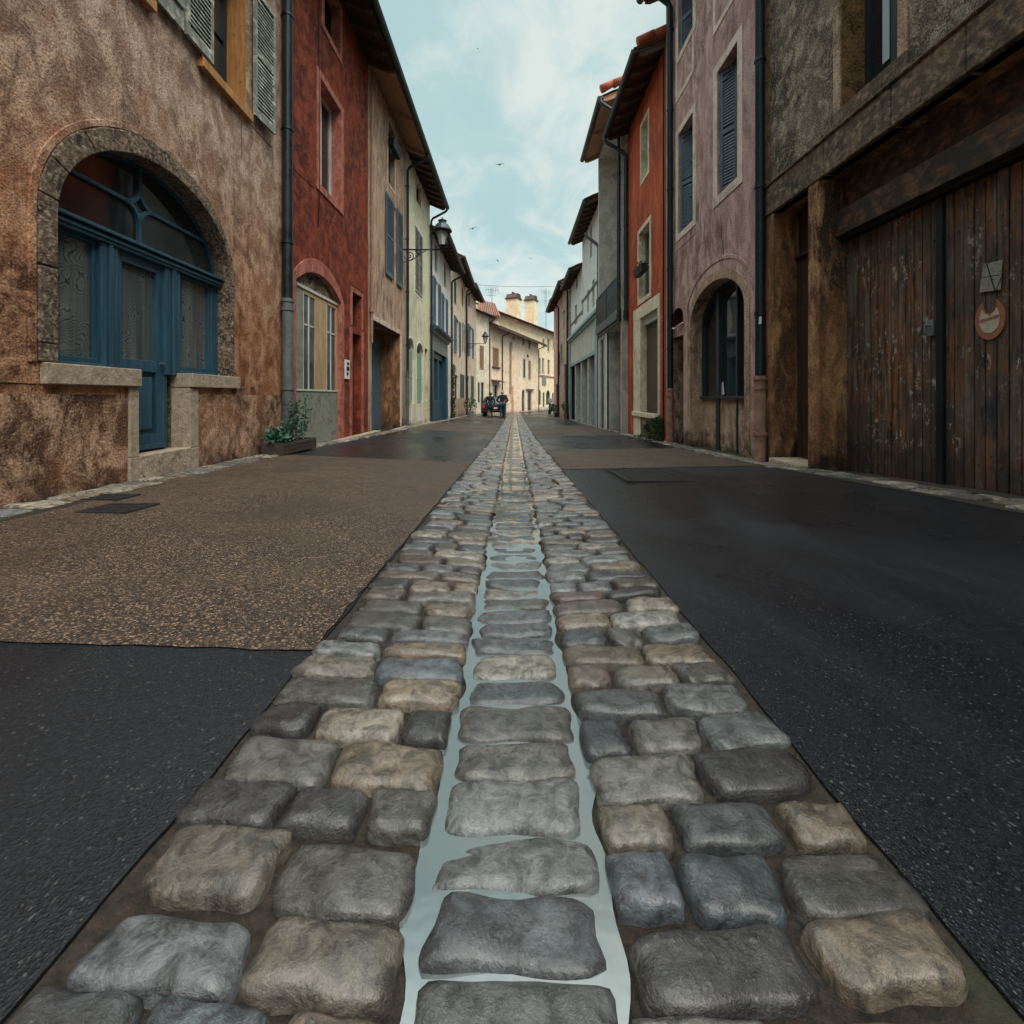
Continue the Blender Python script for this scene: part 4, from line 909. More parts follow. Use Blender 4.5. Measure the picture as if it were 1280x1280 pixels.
for (xa, xb) in ((892, 926), (845, 867.8)):
    q = MB(); a, b = F.U(xa), F.U(xb); a, b = min(a, b), max(a, b); z1_, z0_ = F.z(6.92), F.z(6.15)
    q.box(a, a + .09, -.011, .002, z0_, z1_); q.box(b - .09, b, -.011, .002, z0_, z1_); q.box(a + .09, b - .09, -.011, .002, z0_, z0_ + .1); q.build('apron_panel', 'R2trim', F.root)
q = MB(); q.band([(a1_, -.02)] + ac + [(a0_, -.02)], [(a1_ + .15, -.02)] + arch(a0_ - .12, a1_ + .15, zs_, zt_ + .16, 24) + [(a0_ - .12, -.02)], -.012, .003); q.build('arch_moulding', 'R2low', F.root, bevel=.005)
q = MB(); q.band(arch(a0_ - .17, a1_ + .2, zs_ + .2, zt_ + .30, 24), arch(a0_ - .22, a1_ + .24, zs_ + .2, zt_ + .37, 24), -.012, .003); q.build('hood_mould', 'R2', F.root, bevel=.01)
yb_ = .24; zsil = F.P(905, 498.5, yb_)[1]
q = MB(); q.box(a0_ - .02, a1_ + .02, yb_, .3, -.05, zsil); q.build('stall_riser', 'R2low', F.root)
sf = MB(); sf.box(a0_, a1_, yb_ - .05, .3, zsil, zsil + .05)
U = lambda x: F.U(x, yb_)
p1, p2 = sorted((U(896.5), U(900.5))); sf.box(p1, p2, yb_ - .03, .3, 0.0, zt_ - .05)
p3, p4 = sorted((U(921), U(923))); sf.box(p3, p4, yb_ - .02, .3, 0, zt_ - .12)
io = arch(a0_ + .04, a1_ - .04, zs_, zt_ - .04, 24); oo = arch(a0_ - .01, a1_ + .01, zs_, zt_ + .01, 24)
sf.band([(a1_ - .04, zsil)] + io + [(a0_ + .04, zsil)], [(a1_ + .01, zsil)] + oo + [(a0_ - .01, zsil)], yb_ - .02, .3)
sfo = sf.build('shop_window_frame', 'darkframe', F.root, bevel=.004)
q = MB(); q.prism([(a0_ - .01, zsil), (a1_ + .01, zsil)] + arch(a0_ - .01, a1_ + .01, zs_, zt_ + .01, 24)[1:-1], .285, .29); q.build('pane', 'glass', sfo)
for (x_, y_, w_, h_, rt) in ((902.5, 486, .13, .22, -.2), (896, 494, .10, .1, .3)):
    q = MB(); uu, zz = F.P(x_, y_, .26); q.box(uu - w_ / 2, uu + w_ / 2, .262, .266, zz - h_ / 2, zz + h_ / 2, 0, Matrix.Rotation(rt, 3, 'Y'))
    q.build('notice_card', 'paper', sfo)
q = MB(); a, b = min(du0, du1), max(du0, du1); q.box(a - .01, b + .01, .27, .32, 0, zdt + .01); q.build('door', 'darkdoor', F.root)
q = MB(); q.prism([(nr[0], nr[2])] + [(nr[1], nr[2])] + arch(nr[0], nr[1], nr[2] + .15, nr[3], 12), .22, .25); q.build('niche_back', 'reddoor', F.root)
q = MB(); q.tube([(nr[0] - .03, -.02, nr[2] + .03), ((nr[0] + nr[1]) / 2, -.06, nr[2] - .04), (nr[1] + .03, -.02, nr[2] + .03)], .02, 8); q.build('niche_ledge', 'R2trim', F.root, smooth=True)
F.pipe(F.U(950, -.1) - .0, zsplit=F.z(.22), r=.062, y=-.10, low='pipepink', zbot=0, rlow=.075)
F.pipe(F.U(837.5, -.08), zsplit=F.z(.12), r=.06, y=-.08, low='pipepink', zbot=0)
q = MB(); q.box(0, du1 + .1, -.05, .01, -.4, .03); q.build('doorstep', 'step', F.root, bevel=.01)
F2R = F
crack(F, [(901, 268), (902, 292), (905, 322)], .005, jag=.008); crack(F, [(911, 265), (915, 285)], .003, jag=.006); crack(F, [(842, 318), (880, 282)], .005, 'render_joint')
# ---- R3: brick orange house
F = House((WR, 13.4), (WR, 10.05), 7.92, 'R3', 'brick orange house with cream window frames and a brown roller shutter')
w1 = F.window((F.U(802), F.U(810.3), F.z(5.75), F.z(7.2)), .22, 'whiteframe', 'glass2', (2, 2), 'cream', .10, .015, rmat='cream')
w2 = F.window((F.U(799), F.U(812.3), F.z(2.62), F.z(4.42)), .22, 'greyframe', 'glass2', (2, 2), 'cream', .12, .015, rmat='cream')
g0, g1 = F.U(801.5), F.U(823.5); zgb = F.P(809, 516)[1]; F.hole([(g0, zgb), (g1, zgb), (g1, F.z(2.1)), (g0, F.z(2.1))], .20, 'cream')
F.finish(); F.roof(0, F.L, 7.92, ov=.62, mat='tile')
q = MB(); o0, o1 = F.U(793), F.U(825.5); q.box(o0, g0, -.03, .003, 0, F.z(2.1)); q.box(g1, o1, -.03, .003, zgb - .15, F.z(2.1)); q.box(o0, o1, -.035, .003, F.z(2.1), F.z(2.42)); q.build('garage_surround', 'cream', F.root, bevel=.006)
q = MB(); q.box(o0 - .03, o1, -.07, .15, zgb - .12, zgb); q.build('sill', 'cream', F.root, bevel=.008)
q = MB(); zz = zgb
while zz < F.z(1.9): q.box(g0 - .01, g1 + .01, .15 - (0), .18, zz, zz + .036); q.box(g0 - .01, g1 + .01, .157, .18, zz + .036, zz + .045); zz += .045
q.build('roller_shutter', 'roller', F.root)
q = MB(); q.box(g0 - .01, g1 + .01, .06, .19, F.z(1.9), F.z(2.11)); q.build('shutter_box', 'panelgrey', F.root)
q = MB(); q.box(o0, o1, -.012, .003, 0, zgb - .12); q.build('plinth', 'L1low', F.root)
q = MB(); q.tube([(F.L - .05, -.04, F.z(7.8)), (F.L - .05, -.04, .0)], .02, 6); q.build('wall_cable', 'black', F.root)
F.pipe(.05, r=.055, y=-.08, ov=.62, mat='zinc', zsplit=F.z(2.5), low='zinc', zbot=F.z(2.3))
F3R = F
q = MB()
for k in range(9): q.tube([(F.L - .02 + .0, -.62 + .36 * k, F.z(8.02) + .15 * k - .04), (F.L - .02, -.62 + .36 * (k + 1), F.z(8.02) + .15 * (k + 1) - .0)], [.10, .085], 10)
q.build('verge_tiles', 'tileo', F.root, smooth=True)
# ---- R4: cement grey house with a balcony recess
F = House((3.2, 17.0), (3.2, 13.4), 9.1, 'R4', 'cement grey house with a recessed balcony over an open garage bay')
F.hole([(.06, F.z(2.62)), (F.L - .02, F.z(2.62)), (F.L - .02, F.z(9.0)), (.06, F.z(9.0))], 1.05, 'R4')
F.hole([(1.55, 0.0), (F.L - .10, 0.0), (F.L - .10, F.z(2.22)), (1.55, F.z(2.22))], 1.2, 'R4')
F.hole([(.35, 0.0), (.95, 0.0), (.95, F.z(2.1)), (.35, F.z(2.1))], .12, 'R4')
F.finish(); F.roof(0, F.L, 9.1, ov=.55, soff='soffit', raf='soffit', rafters=3)
q = MB(); q.box(.0, F.L, 1.04, 1.1, F.z(2.5), F.z(9.1)); q.build('balcony_back_wall', 'R4', F.root)
q = MB(); q.box(1.5, F.L, 1.19, 1.25, 0, F.z(2.3)); q.build('garage_back_wall', 'R4', F.root)
q = MB(); q.box(1.0, 1.9, .98, 1.045, F.z(2.64), F.z(4.7)); q.build('balcony_door', 'blue2', F.root)
q = MB(); q.box(.34, .96, .06, .12, 0, F.z(2.12)); q.build('door', 'darkframe', F.root)
q = MB(); q.box(.0, F.L, -.12, .0, F.z(2.34), F.z(2.62)); q.box(.0, F.L, -.06, .0, F.z(2.24), F.z(2.34)); q.build('balcony_edge', 'iron', F.root, bevel=.01)
q = MB(); q.box(0, .05, -.02, .003, 0, F.z(9.0)); q.box(1.40, 1.55, -.02, .05, 0, F.z(2.22)); q.build('corner_strip', 'R5', F.root)
q = MB(); q.box(.02, F.L - .02, -.10, -.06, F.z(3.63), F.z(3.68)); q.box(.02, F.L - .02, -.09, -.07, F.z(2.70), F.z(2.73)); q.box(.02, F.L - .02, -.09, -.07, F.z(3.15), F.z(3.18))
u = .05
while u < F.L - .04: q.box(u - .022, u + .022, -.085, -.075, F.z(2.66), F.z(3.63)); u += .075
for u in (.04, F.L / 2, F.L - .04): q.box(u - .02, u + .02, -.1, -.06, F.z(2.62), F.z(3.64))
q.build('balcony_railing', 'zinc', F.root)
F.pipe(F.L - .0, r=.055, y=-.08, ov=.55, mat='zinc', zsplit=F.z(2.4), low='zinc', zbot=F.z(2.3))
q = MB()
for k in range(9): q.tube([(F.L, -.60 + .36 * k, F.z(9.22) + .15 * k - .02), (F.L, -.60 + .36 * (k + 1), F.z(9.22) + .15 * (k + 1) + .02)], [.12, .10], 10)
q.build('verge_tiles', 'tileo', F.root, smooth=True)
# ---- R5: cold white house over a teal shopfront
F = House((3.3, 26.2), (3.3, 17.0), 7.6, 'R5', 'cold white house with stepped roofs above a long teal grey shopfront')
us_ = 26.2 - 21.8
F.outline = [(0, -.6), (F.L, -.6), (F.L, F.z(7.6)), (us_, F.z(7.6)), (us_, F.z(6.35)), (0, F.z(6.35))]
s0, s1 = .1, F.L - .15
F.hole([(s0, 0), (s1 - .7, 0), (s1 - .7, F.z(1.72)), (s0, F.z(1.72))], .6, 'darkframe')
for (xa, xb, xr, yt, yb) in ((718.7, 721, 720, 381, 405), (727, 729, 728, 374, 394), (733.8, 736.2, 735, 363, 390), (740.2, 743, 741.5, 350, 384), (737.5, 740, 739, 284, 321), (719.5, 722, 721, 344, 360)):
    F.window(F.R(xa, xb, xr, yt, yb), .14, 'greyframe', 'glass', (2, 2))
F.finish(); F.roof(us_, F.L, 7.6, ov=.55); F.roof(0, us_ - .05, 6.4, ov=.5, name='lower_roof')
q = MB(); q.box(us_ - .0, F.L, -.04, .003, F.z(4.55), F.z(4.63)); q.box(0, us_, -.04, .003, F.z(4.1), F.z(4.18)); q.build('string_course', 'iron', F.root)
q = MB(); q.box(s0 - .1, s1 + .1, -.22, .0, F.z(3.25), F.z(3.38)); q.box(s0 - .1, s1 + .1, -.12, .0, F.z(3.15), F.z(3.25)); q.box(s0 - .1, s1, -.07, .0, F.z(1.72), F.z(1.88)); q.box(s1 - .75, s1 + .1, -.10, .02, -.05, F.z(3.15)); q.box(s0 - .1, s0 + .15, -.10, .02, -.05, F.z(3.15))
sf = q.build('shopfront_frame', 'teal', F.root, bevel=.008)
q = MB(); n_ = 7
for i in range(n_): q.box(s0 + .16 + (s1 - 1.0) * i / n_, s0 + .16 + (s1 - 1.0) * (i + 1) / n_ - .05, -.03, .0, F.z(1.89), F.z(3.14))
q.build('fascia_panel', 'panelgrey', sf)
for x_ in (726.8, 735.5, 719.5):
    u = F.U(x_); q = MB(); q.box(u - .13, u + .13, -.02, .35, -.05, F.z(1.72)); q.build('pier', 'panelgrey', sf)
q = MB(); q.box(s0, s1 - .6, .55, .6, 0, F.z(1.75)); q.build('roller_shutter', 'darkframe', sf)
F.pipe(F.L - .08, r=.06, y=-.09, ov=.55, mat='iron')
F5R = F
F = far_house((3.2, 31.4), (3.2, 26.2), 6.9, 'R6', 'taupe plastered house with a dark doorway behind the flower pots', [(704, 706, 705, 388, 412, 'w'), (708.5, 711, 710, 376, 402, 'w'), (705.3, 708.8, 707, 455, 519, 'door'), (701, 703, 702, 430, 455, ('greyshut', 'closed'))], ov=.5)
F.pipe(F.L - .1, r=.06, y=-.09, ov=.5)
F = far_house((3.2, 36.3), (3.2, 31.4), 7.0, 'R7', 'rose plastered house at the bend with a projecting dark gutter', [(694.8, 696.2, 695.5, 400, 425, 'w'), (698, 700, 699, 440, 470, 'dark'), (694.8, 697, 696, 480, 516, 'door')], ov=.55)
F.pipe(F.L - .3, r=.06, y=-.09, ov=.5)
# a roof beyond the bend on the right
F = far_house((5.2, 70.0), (12.0, 66.0), 9.4, 'R6', 'brown roofed house rising behind the straw yellow one', [(684, 686, 685, 500, 505, 'w')], ov=.4, depth=5)

# ================================================================== THE STREET
def st(o): o['kind'] = 'structure'; return o
g = MB(); g.poly([(-400, -300, -2.4), (400, -300, -2.4), (400, 500, -2.4), (-400, 500, -2.4)]); st(g.build('ground', 'earth'))
xs = fr(-24, -6, 2) + fr(-5, -.62, .4) + [-.600, -.5995]
def zroad(X, Y): return gz(X, Y) - (.08 if abs(abs(X) - .5995) < 1e-4 or abs(X) < .5995 else 0)
for sgn, nm in ((-1, 'road'), (1, 'road')):
    xx = sorted([-sgn * x if sgn > 0 else x for x in xs]) if sgn < 0 else sorted([-x for x in xs])
    rj = random.Random(3)
    def jt(i, j, X, Y, nx, ny):
        if abs(abs(X) - .6) < .002:
            d_ = .022 * math.sin(Y * 9.1) + .014 * math.sin(Y * 23.7 + 1)
            return (X - (1 if X > 0 else -1) * (.012 + d_ * .15), Y)
        return X, Y
    def zr(X, Y, jt=None): return gz(X, Y)
    mb = MB(); ys = fr(-8, 6, .06) + fr(6, 20, .25)[1:] + fr(20, 90, 1)[1:]; nx = len(xx)
    for j, y in enumerate(ys):
        for i, x in enumerate(xx):
            X, Y = jt(i, j, x, y, nx, len(ys)); low = abs(abs(x) - .5995) < 1e-4; mb.v.append((X, Y, gz(X, Y) - (.06 if low else 0)))
    for j in range(len(ys) - 1):
        for i in range(nx - 1): mb.f.append([j * nx + i, j * nx + i + 1, (j + 1) * nx + i + 1, (j + 1) * nx + i]); mb.m.append(0)
    st(mb.build(nm, 'asphalt', smooth=False))
# resurfaced strips of exposed brown aggregate, 4 mm proud of the asphalt
def patch(xa, xb, ya, yb, mat='aggregate', seed=0, dz=.004, skew=0):
    rj = random.Random(seed); ys = fr(ya, yb, .06 if ya < 8 else .4); xx = fr(xa, xb, .06 if ya < 8 else .3)
    def jit(i, j, X, Y, nx, ny):
        Y2 = Y + skew * (X - xa)
        if i in (0, nx - 1): X += rj.uniform(-.006, .006) + (.02 * math.sin(Y * 5) if abs(X) > 1 else 0)
        if j in (0, ny - 1): Y2 += rj.uniform(-.005, .005)
        return X, Y2
    return st(sheet('road_patch', xx, ys, lambda X, Y: gz(X, Y) + dz, mat, jit))
patch(-3.22, -.594, 1.36, 6.2, seed=1, skew=-.02); patch(-3.2, -.594, 13.5, 19.5, seed=2); patch(-3.2, -.594, 24, 28, seed=9)
patch(.594, 3.1, 5.45, 8.3, seed=3, skew=.05); patch(.594, 3.1, 12.5, 19, seed=4); patch(.594, 3.1, 25, 30, seed=5)
# trench repair and covers
def cover(x0, x1, y0, y1, label, grp='iron access covers in the street'):
    (Xa, Ya) = ground_px((x0 + x1) / 2, y1); (Xb, Yb) = ground_px((x0 + x1) / 2, y0); yc = (y0 + y1) / 2
    XL, _ = ground_px(x0, yc); XR, _ = ground_px(x1, yc)
    X0, X1 = min(XL, XR), max(XL, XR); Y0, Y1 = min(Ya, Yb), max(Ya, Yb)
    c = ((X0 + X1) / 2, (Y0 + Y1) / 2); z = gz(*c)
    sl = math.atan2(gz(c[0], Y1) - gz(c[0], Y0), Y1 - Y0)
    t = thing('access_cover', label, 'cover', (c[0], c[1], z + .007), 0, grp); t.rotation_euler[0] = sl
    hx, hy = (X1 - X0) / 2, (Y1 - Y0) / 2; q = MB()
    q.box(-hx, hx, -hy, -hy + .04, -.02, .004); q.box(-hx, hx, hy - .04, hy, -.02, .004); q.box(-hx, -hx + .04, -hy + .04, hy - .04, -.02, .004); q.box(hx - .04, hx, -hy + .04, hy - .04, -.02, .004); q.build('frame', 'cover', t)
    q = MB(); q.box(-hx + .046, hx - .046, -hy + .046, hy - .046, -.02, .001); n = int(hx / .04)
    for i in range(n):
        for j in range(max(1, int(hy / .04))):
            u = -hx + .07 + i * .08; v = -hy + .07 + j * .08
            if u < hx - .1 and v < hy - .08: q.box(u, u + .05, v, v + .03, .001, .004)
    q.build('lid', 'cover', t)
cover(112, 182, 630, 643, 'dark rectangular access cover nearest the viewer in the brown strip on the left', None)
cover(100, 165, 618.5, 626.5, 'dark rectangular cover touching the left edge stones below the stone sill', None)
cover(770, 850, 587, 603, 'wide dark patched access cover in the black asphalt on the right', None)

ROCK = [(.10, .125, .14), (.15, .16, .16), (.22, .175, .125), (.30, .235, .17), (.06, .065, .07), (.22, .215, .195), (.15, .17, .175), (.05, .048, .048), (.26, .23, .19), (.08, .095, .11), (.17, .135, .10), (.11, .085, .068), (.24, .21, .17), (.13, .14, .15), (.17, .11, .09), (.12, .115, .105)]
class Stones:
    def __init__(s, rocks=ROCK): s.v = []; s.f = []; s.c = []; s.rocks = rocks
    def add(s, cx, cy, a, b, zf, rnd, res=(8, 6), dome=.012, th=.05, rot=0.0, lift=0.0):
        nx, ny = res; base = len(s.v); sk = rnd.uniform(-.09, .09); tp = rnd.uniform(-.08, .08); col = rnd.choice(s.rocks); k = rnd.uniform(.55, 1.35); col = tuple(min(1, c * k) for c in col)
        ph = [rnd.uniform(0, 6.28) for _ in range(4)]; tl = (rnd.uniform(-.05, .05), rnd.uniform(-.05, .05)); lf = rnd.uniform(-.003, .004) + lift
        cr, sr = math.cos(rot), math.sin(rot); ch = [rnd.uniform(.02, .17) for _ in range(4)]; q1, q2, q3 = rnd.uniform(2, 4.5), rnd.uniform(2, 4.5), rnd.uniform(.0015, .0042)
        def pt(S, T):
            x = S * (1 - ch[0 if S < 0 else 1] * abs(T) ** 8) * (1 + tp * T); y = T * (1 - ch[2 if T < 0 else 3] * abs(S) ** 8)
            w = 1 + .035 * math.sin(3 * S + ph[0]) * math.sin(4 * T + ph[1]); x *= w; y *= w * (1 + .05 * math.sin(4.5 * S + ph[2]))
            X, Y = a * x + sk * b * T, b * y; return cx + X * cr - Y * sr, cy + X * sr + Y * cr
        z0 = zf(cx, cy)
        for j in range(ny + 1):
            for i in range(nx + 1):
                S, T = 2 * i / nx - 1, 2 * j / ny - 1; S = math.copysign(abs(S) ** .75, S); T = math.copysign(abs(T) ** .75, T)
                X, Y = pt(S, T); m = max(abs(S) ** 7 , abs(T) ** 7); edge = max(abs(S), abs(T)) > .999
                z = zf(X, Y) + lf + tl[0] * (X - cx) + tl[1] * (Y - cy) - dome * (m * .8 + .10 * (S * S + T * T)) + (rnd.uniform(-.0015, .0015) + q3 * math.sin(q1 * S + ph[3]) * math.sin(q2 * T + ph[0]) if not edge else 0)
                s.v.append((X, Y, z)); s.c.append(col)
        for j in range(ny):
            for i in range(nx): q = base + j * (nx + 1) + i; s.f.append((q, q + 1, q + nx + 2, q + nx + 1))
        ring = [base + i for i in range(nx + 1)] + [base + j * (nx + 1) + nx for j in range(1, ny + 1)] + [base + ny * (nx + 1) + i for i in range(nx - 1, -1, -1)] + [base + j * (nx + 1) for j in range(ny - 1, 0, -1)]
        b2 = len(s.v)
        for r in ring: x, y, z = s.v[r]; s.v.append((x + (x - cx) * .02, y + (y - cy) * .02, z - th)); s.c.append(col)
        n = len(ring)
        for i in range(n): j = (i + 1) % n; s.f.append((ring[j], ring[i], b2 + i, b2 + j))
    def build(s, name, mat='cobble'):
        me = bpy.data.meshes.new(name); me.from_pydata(s.v, [], s.f); me.materials.append(M[mat])
        at = me.color_attributes.new('rock', 'FLOAT_COLOR', 'POINT'); flat = []
        for c in s.c: flat += [c[0], c[1], c[2], 1]
        at.data.foreach_set('color', flat); me.polygons.foreach_set('use_smooth', [True] * len(s.f)); me.update()
        o = bpy.data.objects.new(name, me); COL.objects.link(o); return o
S = Stones(); rnd = random.Random(21)
def top(X, Y): return gz(X, Y) + .011
for sgn in (-1, 1):
    for colk in range(2): pass
    Y = -.6
    while Y < 46:
        p = rnd.uniform(.080, .120) * (1 if Y < 12 else 1.25)
        far = Y > 9
        split = rnd.uniform(.30, .42)           # where the row divides
        if rnd.random() < .34: cuts = [.142, rnd.uniform(.25, .3), rnd.uniform(.40, .46), .592]
        else: cuts = [.142 + rnd.uniform(-.012, .008), split, .585 + rnd.uniform(-.03, .02)]
        tiltrow = rnd.uniform(-.05, .05)
        for c0, c1 in zip(cuts, cuts[1:]):
            gap = rnd.uniform(.0045, .0095) if Y < 9 else .011; cx_ = (c0 + c1) / 2; wd = (c1 - c0) / 2 - gap; dy = rnd.uniform(-.006, .006)
            S.add(sgn * cx_, Y + p / 2 + dy + tiltrow * (cx_ - .36), wd, p / 2 - gap * .8, top, rnd, (12, 8) if Y < 5 else ((9, 6) if not far else (4, 3)), .012, rot=tiltrow * sgn + rnd.uniform(-.03, .03))
        Y += p
st(S.build('gutter_stones', 'cobblewet')); S = Stones([(.10, .12, .13), (.16, .17, .17), (.20, .18, .15), (.13, .125, .115), (.09, .10, .11), (.24, .22, .19)])
Y = -.6
while Y < 46:
    p = rnd.uniform(.085, .125); far = Y > 9
    S.add(rnd.uniform(-.004, .004), Y + p / 2, rnd.uniform(.114, .132), p / 2 - .0025, lambda X, Y: gz(X, Y) + .004, rnd, (12, 8) if Y < 5 else ((9, 6) if not far else (4, 3)), .013, rot=rnd.uniform(-.04, .04), lift=rnd.choice((0, .0, .002, -.003)))
    Y += p
st(S.build('gutter_stones', 'cobblewet'))
st(sheet('gutter_bed', fr(-.66, .66, .06), fr(-8, 6, .1) + fr(6, 46, .5)[1:], lambda X, Y: gz(X, Y) - (.019 if abs(X) < .575 else .004) - (.02 if abs(X) > .62 else 0), 'soil', lambda i, j, X, Y, nx, ny: (X, Y)))
# water lying in the joints round the middle course
mb = MB(); ys = fr(-.6, 8, .02) + fr(8, 46, .15)[1:]; rj = random.Random(4)
def wob(Y, s): return .010 * math.sin(Y * 7 + s) + .008 * math.sin(Y * 19 + 2 * s) + .006 * math.sin(Y * 41 + 3 * s)
for Y in ys:
    zl = gz(0, Y) - .0032 - .001 + .0095 * max(0, min(1, (Y - 1.0) / 2.2)) + .0016 * math.sin(Y * 11) 
    for x in (-1, -.5, 0, .5, 1): mb.v.append((x * .150 + (wob(Y, x) if abs(x) == 1 else 0), Y, zl))
for j in range(len(ys) - 1):
    for i in range(4): mb.f.append([j * 5 + i, j * 5 + i + 1, (j + 1) * 5 + i + 1, (j + 1) * 5 + i]); mb.m.append(0)
st(mb.build('water', 'water', smooth=True))
# edge stones along the foot of the walls
EDGE = [(.36, .31, .25), (.24, .22, .19), (.44, .38, .30), (.16, .15, .14), (.30, .23, .16), (.20, .22, .22)]
S = Stones(EDGE); rnd = random.Random(8)
def wx(Y): return -(3.197 + .045 * Y) if Y < 6.735 else -WL
for side in (-1, 1):
    Y = -2.0
    while Y < 36:
        p = rnd.uniform(.14, .26) if side < 0 else rnd.uniform(.16, .34); far = Y > 9
        wall = abs(wx(Y)) if side < 0 else WR
        if side > 0 and 0 < Y < 4.95 : wall = WR + .05
        w_ = rnd.uniform(.24, .33) if side < 0 else rnd.uniform(.22, .34)
        nn = 2 if rnd.random() < .6 else 1; a0 = wall - w_ ; xs_ = [a0, a0 + w_ * rnd.uniform(.42, .58), wall - .0] if nn == 2 else [a0, wall]
        for c0, c1 in zip(xs_, xs_[1:]):
            S.add(side * (c0 + c1) / 2, Y + p / 2 + rnd.uniform(-.02, .02), (c1 - c0) / 2 - .006, p / 2 - .007, lambda X, Y: gz(X, Y) + .014, rnd, (8, 6) if not far else (4, 3), .012, rot=rnd.uniform(-.06, .06), lift=rnd.uniform(-.002, .005))
        Y += p
st(S.build('edge_paving'))
mb = MB()
ys = fr(-6, 36, .3)
for side in (-1, 1):
    b = len(mb.v)
    for Y in ys:
        wall = (abs(wx(Y)) if side < 0 else WR) + .4
        mb.v += [(side * (wall - .74 + .02 * math.sin(Y * 6)), Y, gz(side * 3.0, Y) + .005), (side * wall, Y, gz(side * 3.6, Y) + .005)]
    for j in range(len(ys) - 1): mb.f.append([b + 2 * j, b + 2 * j + 1, b + 2 * j + 3, b + 2 * j + 2]); mb.m.append(0)
st(mb.build('edge_bed', 'soil'))

# ================================================================== PLANTS
def leaves(mb, c, R, n, size, rnd, squash=(1, 1, 1), hang=.2, shell=.5):
    for _ in range(n):
        while True:
            v = Vector((rnd.uniform(-1, 1), rnd.uniform(-1, 1), rnd.uniform(-1, 1)))
            if v.length <= 1 and v.length > shell * rnd.random(): break
        p = Vector(c) + Vector((v.x * R * squash[0], v.y * R * squash[1], v.z * R * squash[2]))
        d = (v + Vector((rnd.uniform(-.7, .7), rnd.uniform(-.7, .7), rnd.uniform(-.2, .9)))).normalized(); s_ = size * rnd.uniform(.6, 1.3)
        w = d.cross(Vector((rnd.uniform(-1, 1), rnd.uniform(-1, 1), rnd.uniform(-1, 1)))).normalized() * s_ * .34; nrm = d.cross(w).normalized() * s_ * .10
        mb.poly([p, p + d * s_ * .45 + w - nrm, p + d * s_, p + d * s_ * .45 - w - nrm])
rnd = random.Random(12)
# wooden trough with climbing weeds beside the first downpipe
Xp, Yp = -3.27, 6.55
t = thing('planter', 'dark low wooden trough with straggly green plants at the foot of the downpipe', 'planter', (Xp, Yp, gz(Xp, Yp) + .01), math.radians(88))
q = MB(); L_ = .46; q.box(-L_, L_, -.13, .13, .0, .03)
for k in range(3): q.box(-L_, L_, -.15, -.13, .005 + k * .052, .052 + k * .052); q.box(-L_, L_, .13, .15, .005 + k * .052, .052 + k * .052)
q.box(-L_ - .02, -L_, -.15, .15, 0, .165); q.box(L_, L_ + .02, -.15, .15, 0, .165); q.build('trough', 'planter', t, bevel=.004)
q = MB(); q.box(-L_ + .01, L_ - .01, -.12, .12, .03, .14); q.build('soil', 'soil', t)
q = MB(); lf = MB()
for k in range(13):
    u = rnd.uniform(-.42, .4); h = rnd.uniform(.30, .72) if u > -.1 else rnd.uniform(.12, .3); bx_, by_ = rnd.uniform(-.12, .12), rnd.uniform(-.08, .08)
    pth = [(u + bx_ * (i / 5) ** 2, by_ * i / 5, .13 + h * i / 5) for i in range(6)]; q.tube(pth, .004, 5)
    for i in range(int(h * 110)):
        f_ = rnd.uniform(.15, 1); c = (u + bx_ * f_ ** 2, by_ * f_, .13 + h * f_); leaves(lf, c, .05, 1, .045, rnd, shell=0)
leaves(lf, (-.38, 0, .24), .12, 90, .08, rnd, (1, .9, .8)); leaves(lf, (-.1, 0, .19), .13, 60, .06, rnd, (1.6, .8, .5))
q.build('stem', 'leaf', t); lf.build('foliage', 'leaf2', t)
# bushy tuft by the orange house
Xp, Yp = ground_px(818, 551)
t = thing('shrub', 'low bushy green tuft at the foot of the orange house wall', 'shrub', (Xp, Yp, gz(Xp, Yp)), 0)
q = MB()
for k in range(16): a = rnd.uniform(0, 6.28); q.tube([(0, 0, 0), (.16 * math.cos(a), .12 * math.sin(a), .2), (.26 * math.cos(a), .2 * math.sin(a), rnd.uniform(.25, .42))], .005, 5)
q.build('stem', 'leaf', t)
lf = MB(); leaves(lf, (.04, 0, .25), .30, 900, .065, rnd, (.95, .8, .85), shell=.6); leaves(lf, (-.28, .02, .07), .12, 120, .05, rnd, (1.6, 1, .5)); leaves(lf, (.12, 0, .42), .14, 160, .06, rnd); lf.build('foliage', 'leaf', t)
def potted(Xp, Yp, label, pot, h, r, ph, n, mat='leaf', grp='potted plants along the house fronts', oval=False):
    t = thing('potted_plant', label, 'plant', (Xp, Yp, gz(Xp, Yp) + .004), 0, grp); q = MB()
    q.lathe([(r * .7, 0), (r * .95, ph), (r * 1.02, ph), (r * 1.02, ph - .03 + .06), (r * .88, ph + .03), (r * .85, ph - .04)], seg=16); q.build('pot', pot, t, smooth=False)
    q = MB()
    for k in range(9): a = rnd.uniform(0, 6.28); q.tube([(0, 0, ph - .03), (.1 * math.cos(a), .1 * math.sin(a), ph + h * .5), (.2 * math.cos(a), .2 * math.sin(a), ph + h * .8)], .007, 5)
    q.build('stem', 'leaf', t); lf = MB(); leaves(lf, (0, 0, ph + h * .55), h * .5, n, .10, rnd, (1, 1, 1), shell=.5); lf.build('foliage', mat, t); return t
X_, Y_ = ground_px(710.5, 524); potted(X_, Y_, 'leafy green plant in a wide terracotta pot in front of the teal shopfront', 'terra', .75, .34, .30, 420)
X_, Y_ = ground_px(697, 521); potted(X_, Y_ + .4, 'dark green plant in a dark pot between the scooter and the terracotta pot', 'planter', .6, .24, .24, 260)
